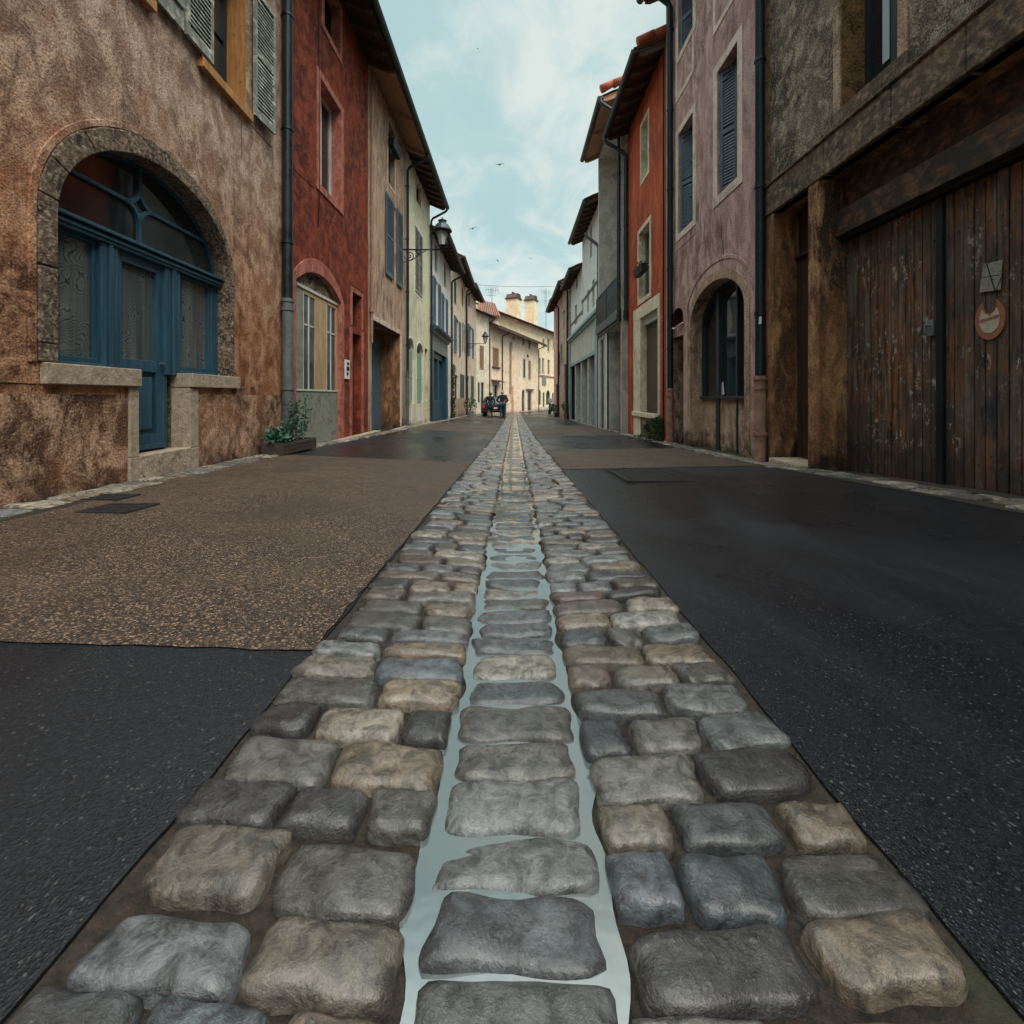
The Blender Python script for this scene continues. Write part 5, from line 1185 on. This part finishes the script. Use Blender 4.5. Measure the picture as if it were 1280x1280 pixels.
X_, Y_ = ground_px(605, 521.5); potted(-2.7, 27.5, 'reddish flowering plant in a grey pot behind the woman in the navy coat', 'greyframe', .8, .22, .35, 260, 'leaf')
# ivy round the doorway of the cream house
t = thing('climbing_ivy', 'climbing green ivy hanging beside the doorway past the blue shopfront', 'ivy', (-WL + .03, 24.9, gz(-WL, 24.9)), 0)
lf = MB()
for k in range(500):
    zz = rnd.uniform(.0, 2.9); leaves(lf, (.05, rnd.uniform(-.25, .35) * (.4 + .3 * math.sin(zz * 3)), zz), .12, 1, .13, rnd, (.6, 1, 1), shell=0)
lf.build('foliage', 'leaf', t); q = MB(); q.tube([(.02, 0, 0), (.02, .08, .8), (.02, -.05, 1.7), (.02, .05, 2.8)], .02, 6); q.build('stem', 'planter', t)
def hangbox(F, u, z, label, w=.5, mat='black'):
    t = thing('window_box', label, 'window box', on(F, u, 0, z), F.root.rotation_euler.z)
    q = MB(); q.prismx([(-.02, 0), (-.16, .0), (-.20, .20), (-.02, .20)], -w / 2, w / 2); q.build('box', mat, t, bevel=.01)
    q = MB(); q.box(-w / 2 + .02, w / 2 - .02, -.18, -.03, .17, .205); q.build('soil', 'soil', t)
    lf = MB(); leaves(lf, (0, -.11, .24), .1, 40, .06, rnd, (w * 4, 1, .7)); lf.build('foliage', 'leaf', t); return t
hangbox(F3R, (F3R.U(799) + F3R.U(812.3)) / 2, F3R.z(3.2), 'black window box on the lower window of the orange house', .75)
hangbox(FL3, (FL3.U(485) + FL3.U(493.3)) / 2, FL3.z(6.95), 'dark window box on the top window of the pinkish beige house', .8)

# ================================================================== LANTERNS, PLATES, CABLE, ANTENNAS
def lantern(root_loc, ang, arm, label, s=1.0, drop=0.0):
    """wall bracket along local +X, lantern standing on its tip"""
    t = thing('wall_lantern', label, 'street lamp', root_loc, ang, None)
    q = MB(); q.tube([(0, 0, 0), (arm, 0, 0)], .018 * s, 8); q.box(-.01, .02, -.04, .04, -.35 * s, .08 * s)
    def spiral(cx_, cz_, r0, turns, a0, sg=1):
        return [(cx_ + (r0 * (1 - i / 34)) * math.cos(a0 + sg * 2 * PI * turns * i / 30), 0, cz_ + (r0 * (1 - i / 34)) * math.sin(a0 + sg * 2 * PI * turns * i / 30)) for i in range(31)]
    q.tube(spiral(.19 * s, -.15 * s, .13 * s, 1.8, PI, 1), .010 * s, 6)
    q.tube([(0.01, 0, -.30 * s), (.10 * s, 0, -.30 * s), (.28 * s, 0, -.24 * s), (.45 * s, 0, -.10 * s), (.6 * s, 0, -.02)], .010 * s, 6)
    q.tube(spiral(.46 * s, -.055 * s, .05 * s, 1.2, PI / 2, -1), .008 * s, 6); q.tube([(.32 * s, 0, 0), (.42 * s, 0, -.13 * s)], .012 * s, 6)
    q.build('bracket', 'black', t, smooth=True)
    q = MB(); c = (arm, 0, 0); h = .42 * s
    q.lathe([(.03 * s, 0), (.045 * s, .04 * s), (.02 * s, .06 * s), (.10 * s, .08 * s), (.11 * s, .10 * s)], c, 12)
    for k in range(4):
        a = PI / 4 + k * PI / 2; ca, sa = math.cos(a), math.sin(a)
        q.tube([(arm + .11 * s * ca, .11 * s * sa, .09 * s), (arm + .205 * s * ca, .205 * s * sa, .44 * s)], .011 * s, 6)
    q.lathe([(.215 * s, .43 * s), (.235 * s, .45 * s), (.225 * s, .475 * s)], c, 4 * 4)
    q.build('lantern_frame', 'black', t)
    q = MB(); q.lathe([(.225 * s, .475 * s), (.15 * s, .60 * s), (.09 * s, .64 * s), (.09 * s, .68 * s), (.11 * s, .70 * s), (.03 * s, .74 * s), (.01 * s, .79 * s)], c, 16); q.build('lantern_cap', 'zinc', t)
    q = MB(); q.lathe([(.075 * s, .10 * s), (.135 * s, .43 * s)], c, 4); q.build('lantern_glass', 'lampglass', t); return t
# bracket x 508..553 at y 312, lantern to y 275
Yl = 13.9; zl = (CY - 312) / FPX * Yl + CAMZ; arm = 3.5 + (553 - CX) / FPX * Yl
lantern((-WL, Yl, zl), 0, arm, 'large dark wrought iron lantern on a scrolled bracket beside the pale green house', 1.28)
Yl = 33.0; zl = (CY - 429.5) / FPX * Yl + CAMZ
lantern((-3.42, Yl, zl), 0, 3.42 + (606.5 - CX) / FPX * Yl, 'small wall lantern with pale glass hanging over the couple, left of the rust stained wall', 1.15)
Yl = 52.0; zl = (CY - 453) / FPX * Yl + CAMZ; xw = .98
lantern((xw - 1.0 + .25, Yl + .6, zl), -.6, 1.35, 'distant lantern on the yellow cream end house, above the arched doorway', 1.5)
# notice box on the red house
F2 = None
def onL(Y, z, off=0): return (-WL + off, Y, z + CAMZ)
Yn = lY(433); zn = (CY - 462) / FPX * Yn
t = thing('notice_plate', 'small white enamel notice plate with black marks beside the salmon arch', 'plate', onL(Yn, zn, .0), PI / 2)
q = MB(); q.box(-.12, .12, -.03, .0, -.20, .20); q.build('plate', 'whitep', t, bevel=.006)
q = MB(); q.box(-.05, .06, -.036, -.031, .10, .15); q.box(-.07, .07, -.036, -.031, -.02, .06); q.box(-.06, .02, -.036, -.031, -.12, -.06); q.build('printed_marks', 'black', t)
t = thing('sticker', 'small pale torn sticker on the dark downpipe beside the arched shop window', 'sticker', on(F2R, F2R.U(950, -.17), -.168, F2R.P(950, 400, -.17)[1]), F2R.root.rotation_euler.z)
q = MB(); q.poly([(-.035, 0, -.05), (.03, 0, -.055), (.036, 0, .04), (-.03, 0, .05)]); q.poly([(.03, .0005, -.055), (-.035, .0005, -.05), (-.03, .0005, .05), (.036, .0005, .04)]); q.build('paper', 'paper', t)
# overhead cable
Yc = 36.0; za = (CY - 355.5) / FPX * Yc + CAMZ; zb_ = (CY - 358) / FPX * Yc + CAMZ
q = MB(); q.tube([(-3.45 + 6.6 * i / 14, Yc, za + (zb_ - za) * i / 14 - .10 * math.sin(PI * i / 14)) for i in range(15)], .014, 5)
tag(q.build('overhead_cable', 'black'), 'thin dark cable strung across the street between the eaves', 'cable')
def antenna(x, y0, y1, Y, label):
    X = (x - CX) / FPX * Y; zt_ = (CY - y0) / FPX * Y + CAMZ; zb_ = (CY - y1) / FPX * Y + CAMZ; t = thing('antenna', label, 'antenna', (X, Y, zb_), .3, 'television antennas on the far roofs'); h = zt_ - zb_
    q = MB(); q.tube([(0, 0, -1.2), (0, 0, h)], .03, 6); q.build('mast', 'iron', t)
    q = MB(); q.tube([(-.7, 0, h * .9), (.7, 0, h * .9)], .022, 5)
    for k in range(6): q.tube([(-.65 + .26 * k, -.1, h * .9 - .38), (-.65 + .26 * k, .1, h * .9 + .38)], .018, 5)
    q.tube([(-.5, 0, h * .62), (.5, 0, h * .62)], .02, 5); q.tube([(-.2, 0, h * .5), (-.2, 0, h * .95)], .018, 5)
    q.build('aerial_bars', 'iron', t)
antenna(615, 360, 385, 47, 'thin television antenna rising behind the orange tiled roof on the left')
antenna(682.5, 361, 400, 62, 'thin television antenna rising right of the two chimneys')
# birds
for i, (x, y, Y, s, rz, ry, lb) in enumerate(((625, 206, 30, .42, .3, -.25, 'dark bird gliding highest in the middle of the sky'), (591, 286, 30, .40, .1, -.35, 'dark bird gliding just right of the pale green house eaves'), (622, 326, 36, .24, .9, .5, 'small dark bird low in the sky, left of the other low one'), (663, 323, 36, .22, .4, 0, 'small dark bird low in the sky above the right chimney'), (597, 61, 34, .14, .2, .3, 'tiny bird near the top of the sky'))):
    X = (x - CX) / FPX * Y; z = (CY - y) / FPX * Y + CAMZ
    t = thing('bird', lb, 'bird', (X, Y, z), rz, 'birds flying over the street'); t.rotation_euler[1] = ry
    q = MB(); q.tube([(0, -.28 * s, 0), (0, -.12 * s, .02 * s), (0, .1 * s, .02 * s), (0, .3 * s, .02 * s), (0, .42 * s, 0)], [.02 * s, .07 * s, .09 * s, .05 * s, .02 * s], 8); q.poly([(0, -.2 * s, 0), (-.08 * s, -.45 * s, 0), (.08 * s, -.45 * s, 0)])
    b_ = q.build('body', 'bird', t, smooth=True)
    for sg in (-1, 1):
        q = MB(); q.prism([(0, 0)] , 0, 0) if False else None
        up = [(0, .12 * s, .03 * s), (sg * .35 * s, .16 * s, .13 * s), (sg * .85 * s, -.05 * s, .06 * s), (sg * .4 * s, -.02 * s, .11 * s), (0, -.12 * s, .03 * s)]
        q.poly(up); q.poly([(a, b, c + .012) for a, b, c in up][::-1]); q.build('wing', 'bird', t)

# ================================================================== PEOPLE, CAR, SCOOTER
def skin_mesh(name, verts, edges, radii, mat, parent, root=0, sub=2):
    me = bpy.data.meshes.new(name); me.from_pydata(verts, edges, []); o = bpy.data.objects.new(name, me); COL.objects.link(o); o.parent = parent
    m = o.modifiers.new('skin', 'SKIN')
    sv = me.skin_vertices[0].data
    for i, r in enumerate(radii): sv[i].radius = (r, r) if not isinstance(r, tuple) else r; sv[i].use_root = (i == root)
    m.use_smooth_shade = True; s_ = o.modifiers.new('sub', 'SUBSURF'); s_.levels = s_.render_levels = sub; me.materials.append(M[mat]); return o
def person(loc, h, rz, label, jacket, legs, hair, stride, coat=False, hat=False, bare=False, elbow=.12, holding=False):
    t = thing('person', label, 'person', loc, rz, 'people walking away down the street'); s = h / 1.75
    J = {'pel': (0, 0, .95), 'sp': (0, .01, 1.18), 'ch': (0, .0, 1.38), 'nk': (0, .01, 1.50), 'hd0': (0, .02, 1.58), 'hd': (0, .025, 1.68)}
    V = []; E = []; R = []; idx = {}
    def add(k, p, r, par=None): idx[k] = len(V); V.append(tuple(c * s for c in p)); R.append((r[0] * s, r[1] * s) if isinstance(r, tuple) else r * s); (E.append((idx[par], idx[k])) if par else None)
    add('pel', J['pel'], (.15, .12)); add('sp', J['sp'], (.14, .11), 'pel'); add('ch', J['ch'], (.17, .12), 'sp'); add('nk', J['nk'], .055, 'ch'); add('hd0', J['hd0'], .075, 'nk'); add('hd', J['hd'], .095, 'hd0')
    for sg, n in ((-1, 'l'), (1, 'r')):
        f_ = stride * sg
        add('hip' + n, (.09 * sg, 0, .90), .095, 'pel'); add('kn' + n, (.10 * sg, f_ * .5 + .03, .49), .062, 'hip' + n); add('an' + n, (.10 * sg, f_ - (.08 if f_ < 0 else 0), .10), .040, 'kn' + n); add('ft' + n, (.11 * sg, f_ + .13, .035), .035, 'an' + n)
        add('sh' + n, (.20 * sg, 0, 1.42), .062, 'ch'); add('el' + n, ((.25 + elbow * .4) * sg, -f_ * .3 - .03, 1.13), .045, 'sh' + n); add('wr' + n, ((.24 if not holding else .20) * sg, -f_ * .55 + (.08 if not holding else .22), .90 if not holding else 1.02), .030, 'el' + n); add('ha' + n, (.24 * sg, -f_ * .6 + (.11 if not holding else .28), .81 if not holding else 1.0), .035, 'wr' + n)
    skin_mesh('body', V, E, R, 'skin', t)
    # jacket: torso and sleeves, trousers: hips and legs
    def sub(keys, edges, k, name, mat, extra=()):
        m_ = {a: i for i, a in enumerate(keys)}; vs = [V[idx[a]] for a in keys]; rs = []
        for a in keys:
            r = R[idx[a]]; rs.append((r[0] * k + .012, r[1] * k + .012) if isinstance(r, tuple) else (r * k + .012, r * k + .012))
        return skin_mesh(name, vs, [(m_[a], m_[b]) for a, b in edges], rs, mat, t)
    sub(['pel', 'sp', 'ch', 'nk', 'shl', 'ell', 'wrl', 'shr', 'elr', 'wrr'], [('pel', 'sp'), ('sp', 'ch'), ('ch', 'nk'), ('ch', 'shl'), ('shl', 'ell'), ('ell', 'wrl'), ('ch', 'shr'), ('shr', 'elr'), ('elr', 'wrr')], 1.12, 'jacket', jacket)
    if coat:
        q = MB(); q.lathe([(.22 * s, .62 * s), (.235 * s, .7 * s), (.20 * s, .95 * s), (.17 * s, 1.15 * s)], (0, 0, 0), 14); q.build('coat_skirt', jacket, t, smooth=True)
    if not bare:
        sub(['pel', 'hipl', 'knl', 'anl', 'hipr', 'knr', 'anr'], [('pel', 'hipl'), ('hipl', 'knl'), ('knl', 'anl'), ('pel', 'hipr'), ('hipr', 'knr'), ('knr', 'anr')], 1.12, 'trousers', legs)
    for n in 'lr':
        q = MB(); a, f_ = Vector(V[idx['an' + n]]), Vector(V[idx['ft' + n]]); q.tube([(a.x, a.y - .05, .055 * s), (a.x, (a.y + f_.y) / 2, .05 * s), (f_.x, f_.y + .02, .035 * s)], [.05 * s, .05 * s, .035 * s], 8); q.build('shoe', 'shoe', t, smooth=True)
    q = MB(); c = (0, .0 * s, 1.66 * s); q.lathe([(.03 * s, -.10 * s), (.10 * s, -.06 * s), (.116 * s, .0), (.108 * s, .06 * s), (.07 * s, .105 * s), (.01, .12 * s)], c, 12); q.build('hair', hair, t, smooth=True)
    return t
Xa, Ya = ground_px(613, 522); pa = person((Xa, Ya, gz(Xa, Ya)), 1.63, .05, 'woman in a long navy coat walking away on the left of the pair', 'navy', 'khaki', 'hair', .16, coat=True)
Xa, Ya = ground_px(628, 522); person((Xa, Ya, gz(Xa, Ya)), 1.80, -.05, 'grey haired man in a dark jacket and blue jeans walking away beside the woman', 'navy', 'denim', 'hairg', .14, elbow=.35, holding=True)
# parked dark car ahead of the couple, seen from behind
Yk = 33.5; Xk = (618.5 - CX) / FPX * Yk
t = thing('parked_car', 'small dark car parked beyond the couple, its tail lamps showing between them', 'car', (Xk, Yk, gz(Xk, Yk)), 0)
q = MB()
prof = [(-1.9, .32), (-1.95, .55), (-1.88, .88), (-1.62, 1.36), (-1.2, 1.46), (.2, 1.44), (.75, 1.0), (1.6, .85), (1.85, .6), (1.85, .30)]     # side outline (y, z)
secs = [(-.84, .96, .0), (-.80, 1, .0), (-.5, 1, .02), (.5, 1, .02), (.80, 1, 0), (.84, .96, 0)]
b = 0; n = len(prof)
for x, k, dz in secs:
    for y, z in prof:
        shrink = 1 if z < .9 else 1 - (z - .9) * .42; q.v.append((x * shrink, y * k, .3 + (z - .3) * (k if z > .5 else 1) + dz))
for i in range(len(secs) - 1):
    for j in range(n): j2 = (j + 1) % n; q.f.append([i * n + j, i * n + j2, (i + 1) * n + j2, (i + 1) * n + j]); q.m.append(0)
q.f.append(list(range(n))); q.m.append(0); q.f.append([(len(secs) - 1) * n + j for j in range(n)][::-1]); q.m.append(0)
q.build('body', 'carpaint', t, bevel=.03)
q = MB(); q.poly([(-.60, -1.87, .95), (.60, -1.87, .95), (.52, -1.665, 1.32), (-.52, -1.665, 1.32)]); q.v = [(x, y - .02, z) for x, y, z in q.v]; q.build('rear_window', 'glass2', t)
for sg in (-1, 1):
    q = MB(); q.box(sg * .72 - .09, sg * .72 + .09, -1.97, -1.86, .62, .86); q.build('tail_lamp', 'redlight', t, bevel=.01)
q = MB(); q.box(-.26, .26, -1.985, -1.95, .58, .70); q.build('number_plate', 'whitep', t)
q = MB(); q.box(-.8, .8, -2.0, -1.88, .32, .5); q.build('bumper', 'carpaint', t, bevel=.03)
for sx in (-1, 1):
    for yy in (-1.25, 1.2):
        q = MB(); q.tube([(sx * .80, yy, .31), (sx * .62, yy, .31)], .31, 18); w_ = q.build('wheel', 'rubber', t); q = MB(); q.tube([(sx * .81, yy, .31), (sx * .80, yy, .31)], .18, 14); q.build('rim', 'chrome', w_)
# scooter parked by the rose house
Xs, Ys = ground_px(690.5, 518.5)
t = thing('scooter', 'dark green parked scooter with white shield near the pink house at the bend', 'scooter', (Xs, Ys, gz(Xs, Ys)), .25)
q = MB(); q.tube([(0, -.75, .5), (0, -.6, .66), (0, -.2, .70), (0, .1, .45), (0, .35, .35)], [.12, .19, .19, .14, .12], 12); q.tube([(0, .35, .33), (0, .62, .6), (0, .55, .98)], [.1, .14, .10], 10); q.build('body', 'dkgreen', t, smooth=True)
for yy in (-.62, .75): q = MB(); q.tube([(-.05, yy, .24), (.05, yy, .24)], .24, 18); q.build('wheel', 'rubber', t)
q = MB(); q.box(-.14, .14, -.62, -.05, .82, .92); q.build('seat', 'rubber', t, bevel=.03)
q = MB(); q.tube([(0, .78, .3), (0, .55, 1.0)], .03, 8); q.tube([(-.32, .48, 1.06), (.32, .48, 1.06)], .02, 8); q.build('handlebar', 'iron', t)
q = MB(); q.box(-.22, .22, .52, .55, 1.02, 1.38); q.build('windshield', 'whitep', t, bevel=.02)
q = MB(); q.box(-.18, .18, -.82, -.5, .92, 1.12); q.build('top_box', 'whitep', t, bevel=.03)

# ================================================================== SKY, SUN, CAMERA
w = bpy.data.worlds.new('World'); scene.world = w; w.use_nodes = True; nt = w.node_tree; nt.nodes.clear()
def N(k, **kw):
    o = nt.nodes.new(k)
    for a, v in kw.items(): setattr(o, a, v)
    return o
SUN_EL, SUN_AZ = math.radians(52), math.radians(148)
sky = N('ShaderNodeTexSky', sky_type='NISHITA', sun_disc=False); sky.sun_elevation = SUN_EL; sky.sun_rotation = SUN_AZ
tc = N('ShaderNodeTexCoord'); sp = N('ShaderNodeSeparateXYZ'); nt.links.new(tc.outputs['Generated'], sp.inputs[0])
mx = N('ShaderNodeMath', operation='MAXIMUM'); nt.links.new(sp.outputs['Z'], mx.inputs[0]); mx.inputs[1].default_value = .0
ad = N('ShaderNodeMath', operation='ADD'); nt.links.new(mx.outputs[0], ad.inputs[0]); ad.inputs[1].default_value = .18
dx_ = N('ShaderNodeMath', operation='DIVIDE'); nt.links.new(sp.outputs['X'], dx_.inputs[0]); nt.links.new(ad.outputs[0], dx_.inputs[1])
dy_ = N('ShaderNodeMath', operation='DIVIDE'); nt.links.new(sp.outputs['Y'], dy_.inputs[0]); nt.links.new(ad.outputs[0], dy_.inputs[1])
cb = N('ShaderNodeCombineXYZ'); nt.links.new(dx_.outputs[0], cb.inputs[0]); nt.links.new(dy_.outputs[0], cb.inputs[1])
def wn(scale, detail, rough, dist, off=(0, 0, 0)):
    mp = N('ShaderNodeMapping'); mp.inputs['Location'].default_value = off; mp.inputs['Rotation'].default_value = (0, 0, .5); mp.inputs['Scale'].default_value = (1.0, .75, 1); nt.links.new(cb.outputs[0], mp.inputs[0])
    o = N('ShaderNodeTexNoise'); nt.links.new(mp.outputs[0], o.inputs['Vector']); o.inputs['Scale'].default_value = scale; o.inputs['Detail'].default_value = detail; o.inputs['Roughness'].default_value = rough; o.inputs['Distortion'].default_value = dist; return o.outputs['Fac']
def rp(f, stops):
    r = N('ShaderNodeValToRGB'); nt.links.new(f, r.inputs[0]); e = r.color_ramp.elements
    while len(e) < len(stops): e.new(.5)
    for i, (p, c) in enumerate(stops): e[i].position = p; e[i].color = (c, c, c, 1) if not isinstance(c, tuple) else (*c, 1)
    return r.outputs[0]
def mixc(f, a, b):
    o = N('ShaderNodeMix', data_type='RGBA')
    for sck, v in ((o.inputs[0], f), (o.inputs[6], a), (o.inputs[7], b)):
        if isinstance(v, bpy.types.NodeSocket): nt.links.new(v, sck)
        elif isinstance(v, tuple): sck.default_value = (*v, 1)
        else: sck.default_value = v
    return o.outputs[2]
K = 10.0 / 1.87
c_hi = (.78 * K, .86 * K, .80 * K); c_mid = (.58 * K, .75 * K, .735 * K); c_low = (.48 * K, .68 * K, .685 * K)
a = wn(1.5, 7, .55, .6, (3.3, 1.2, 0)); b2_ = wn(4.5, 6, .6, .8, (7, 2, 0))
cl = mixc(rp(a, [(.36, 0), (.62, 1)]), c_low, c_mid); 
mm = N('ShaderNodeMath', operation='MULTIPLY'); nt.links.new(a, mm.inputs[0]); nt.links.new(b2_, mm.inputs[1])
cl = mixc(rp(mm.outputs[0], [(.20, 0), (.34, 1)]), cl, c_hi)
fin_ = mixc(.90, sky.outputs[0], cl)
# an overcast sky is several times brighter towards the zenith than near the horizon
zen = rp(sp.outputs['Z'], [(.70, 1.0 / 6.5), (1.0, 1.0)])
fin_ = mixc(rp(sp.outputs['Z'], [(.70, 0.0), (.9, .8)]), fin_, (.75 * K, .755 * K, .71 * K))
vm = N('ShaderNodeVectorMath', operation='SCALE'); nt.links.new(fin_, vm.inputs[0])
z6 = N('ShaderNodeMath', operation='MULTIPLY'); nt.links.new(zen, z6.inputs[0]); z6.inputs[1].default_value = 6.5
nt.links.new(z6.outputs[0], vm.inputs['Scale']); fin_ = vm.outputs[0]
bg = N('ShaderNodeBackground'); nt.links.new(fin_, bg.inputs[0]); bg.inputs[1].default_value = .1
ow = N('ShaderNodeOutputWorld'); nt.links.new(bg.outputs[0], ow.inputs[0])
ld = bpy.data.lights.new('sun', 'SUN'); ld.energy = 1.5; ld.angle = math.radians(40); ld.color = (1, .93, .84)
lo = bpy.data.objects.new('sun', ld); COL.objects.link(lo)
sd = Vector((math.sin(SUN_AZ) * math.cos(SUN_EL), math.cos(SUN_AZ) * math.cos(SUN_EL), math.sin(SUN_EL)))
lo.rotation_euler = (-sd).to_track_quat('-Z', 'Y').to_euler(); lo.location = (0, 0, 30)
cam = bpy.data.cameras.new('camera'); co = bpy.data.objects.new('camera', cam); COL.objects.link(co); scene.camera = co
co.location = (0, 0, CAMZ); co.rotation_euler = (PI / 2, 0, 0)
cam.sensor_width = 36; cam.lens = FPX / 1280 * 36; cam.shift_x = -3 / 1280; cam.shift_y = -144 / 1280; cam.clip_start = .05; cam.clip_end = 2000
scene.view_settings.view_transform = 'Standard'; scene.view_settings.look = 'None'; scene.view_settings.exposure = .90; scene.view_settings.gamma = 1
scene.cycles.max_bounces = 6; scene.cycles.diffuse_bounces = 3
scene.cycles.use_denoising = True
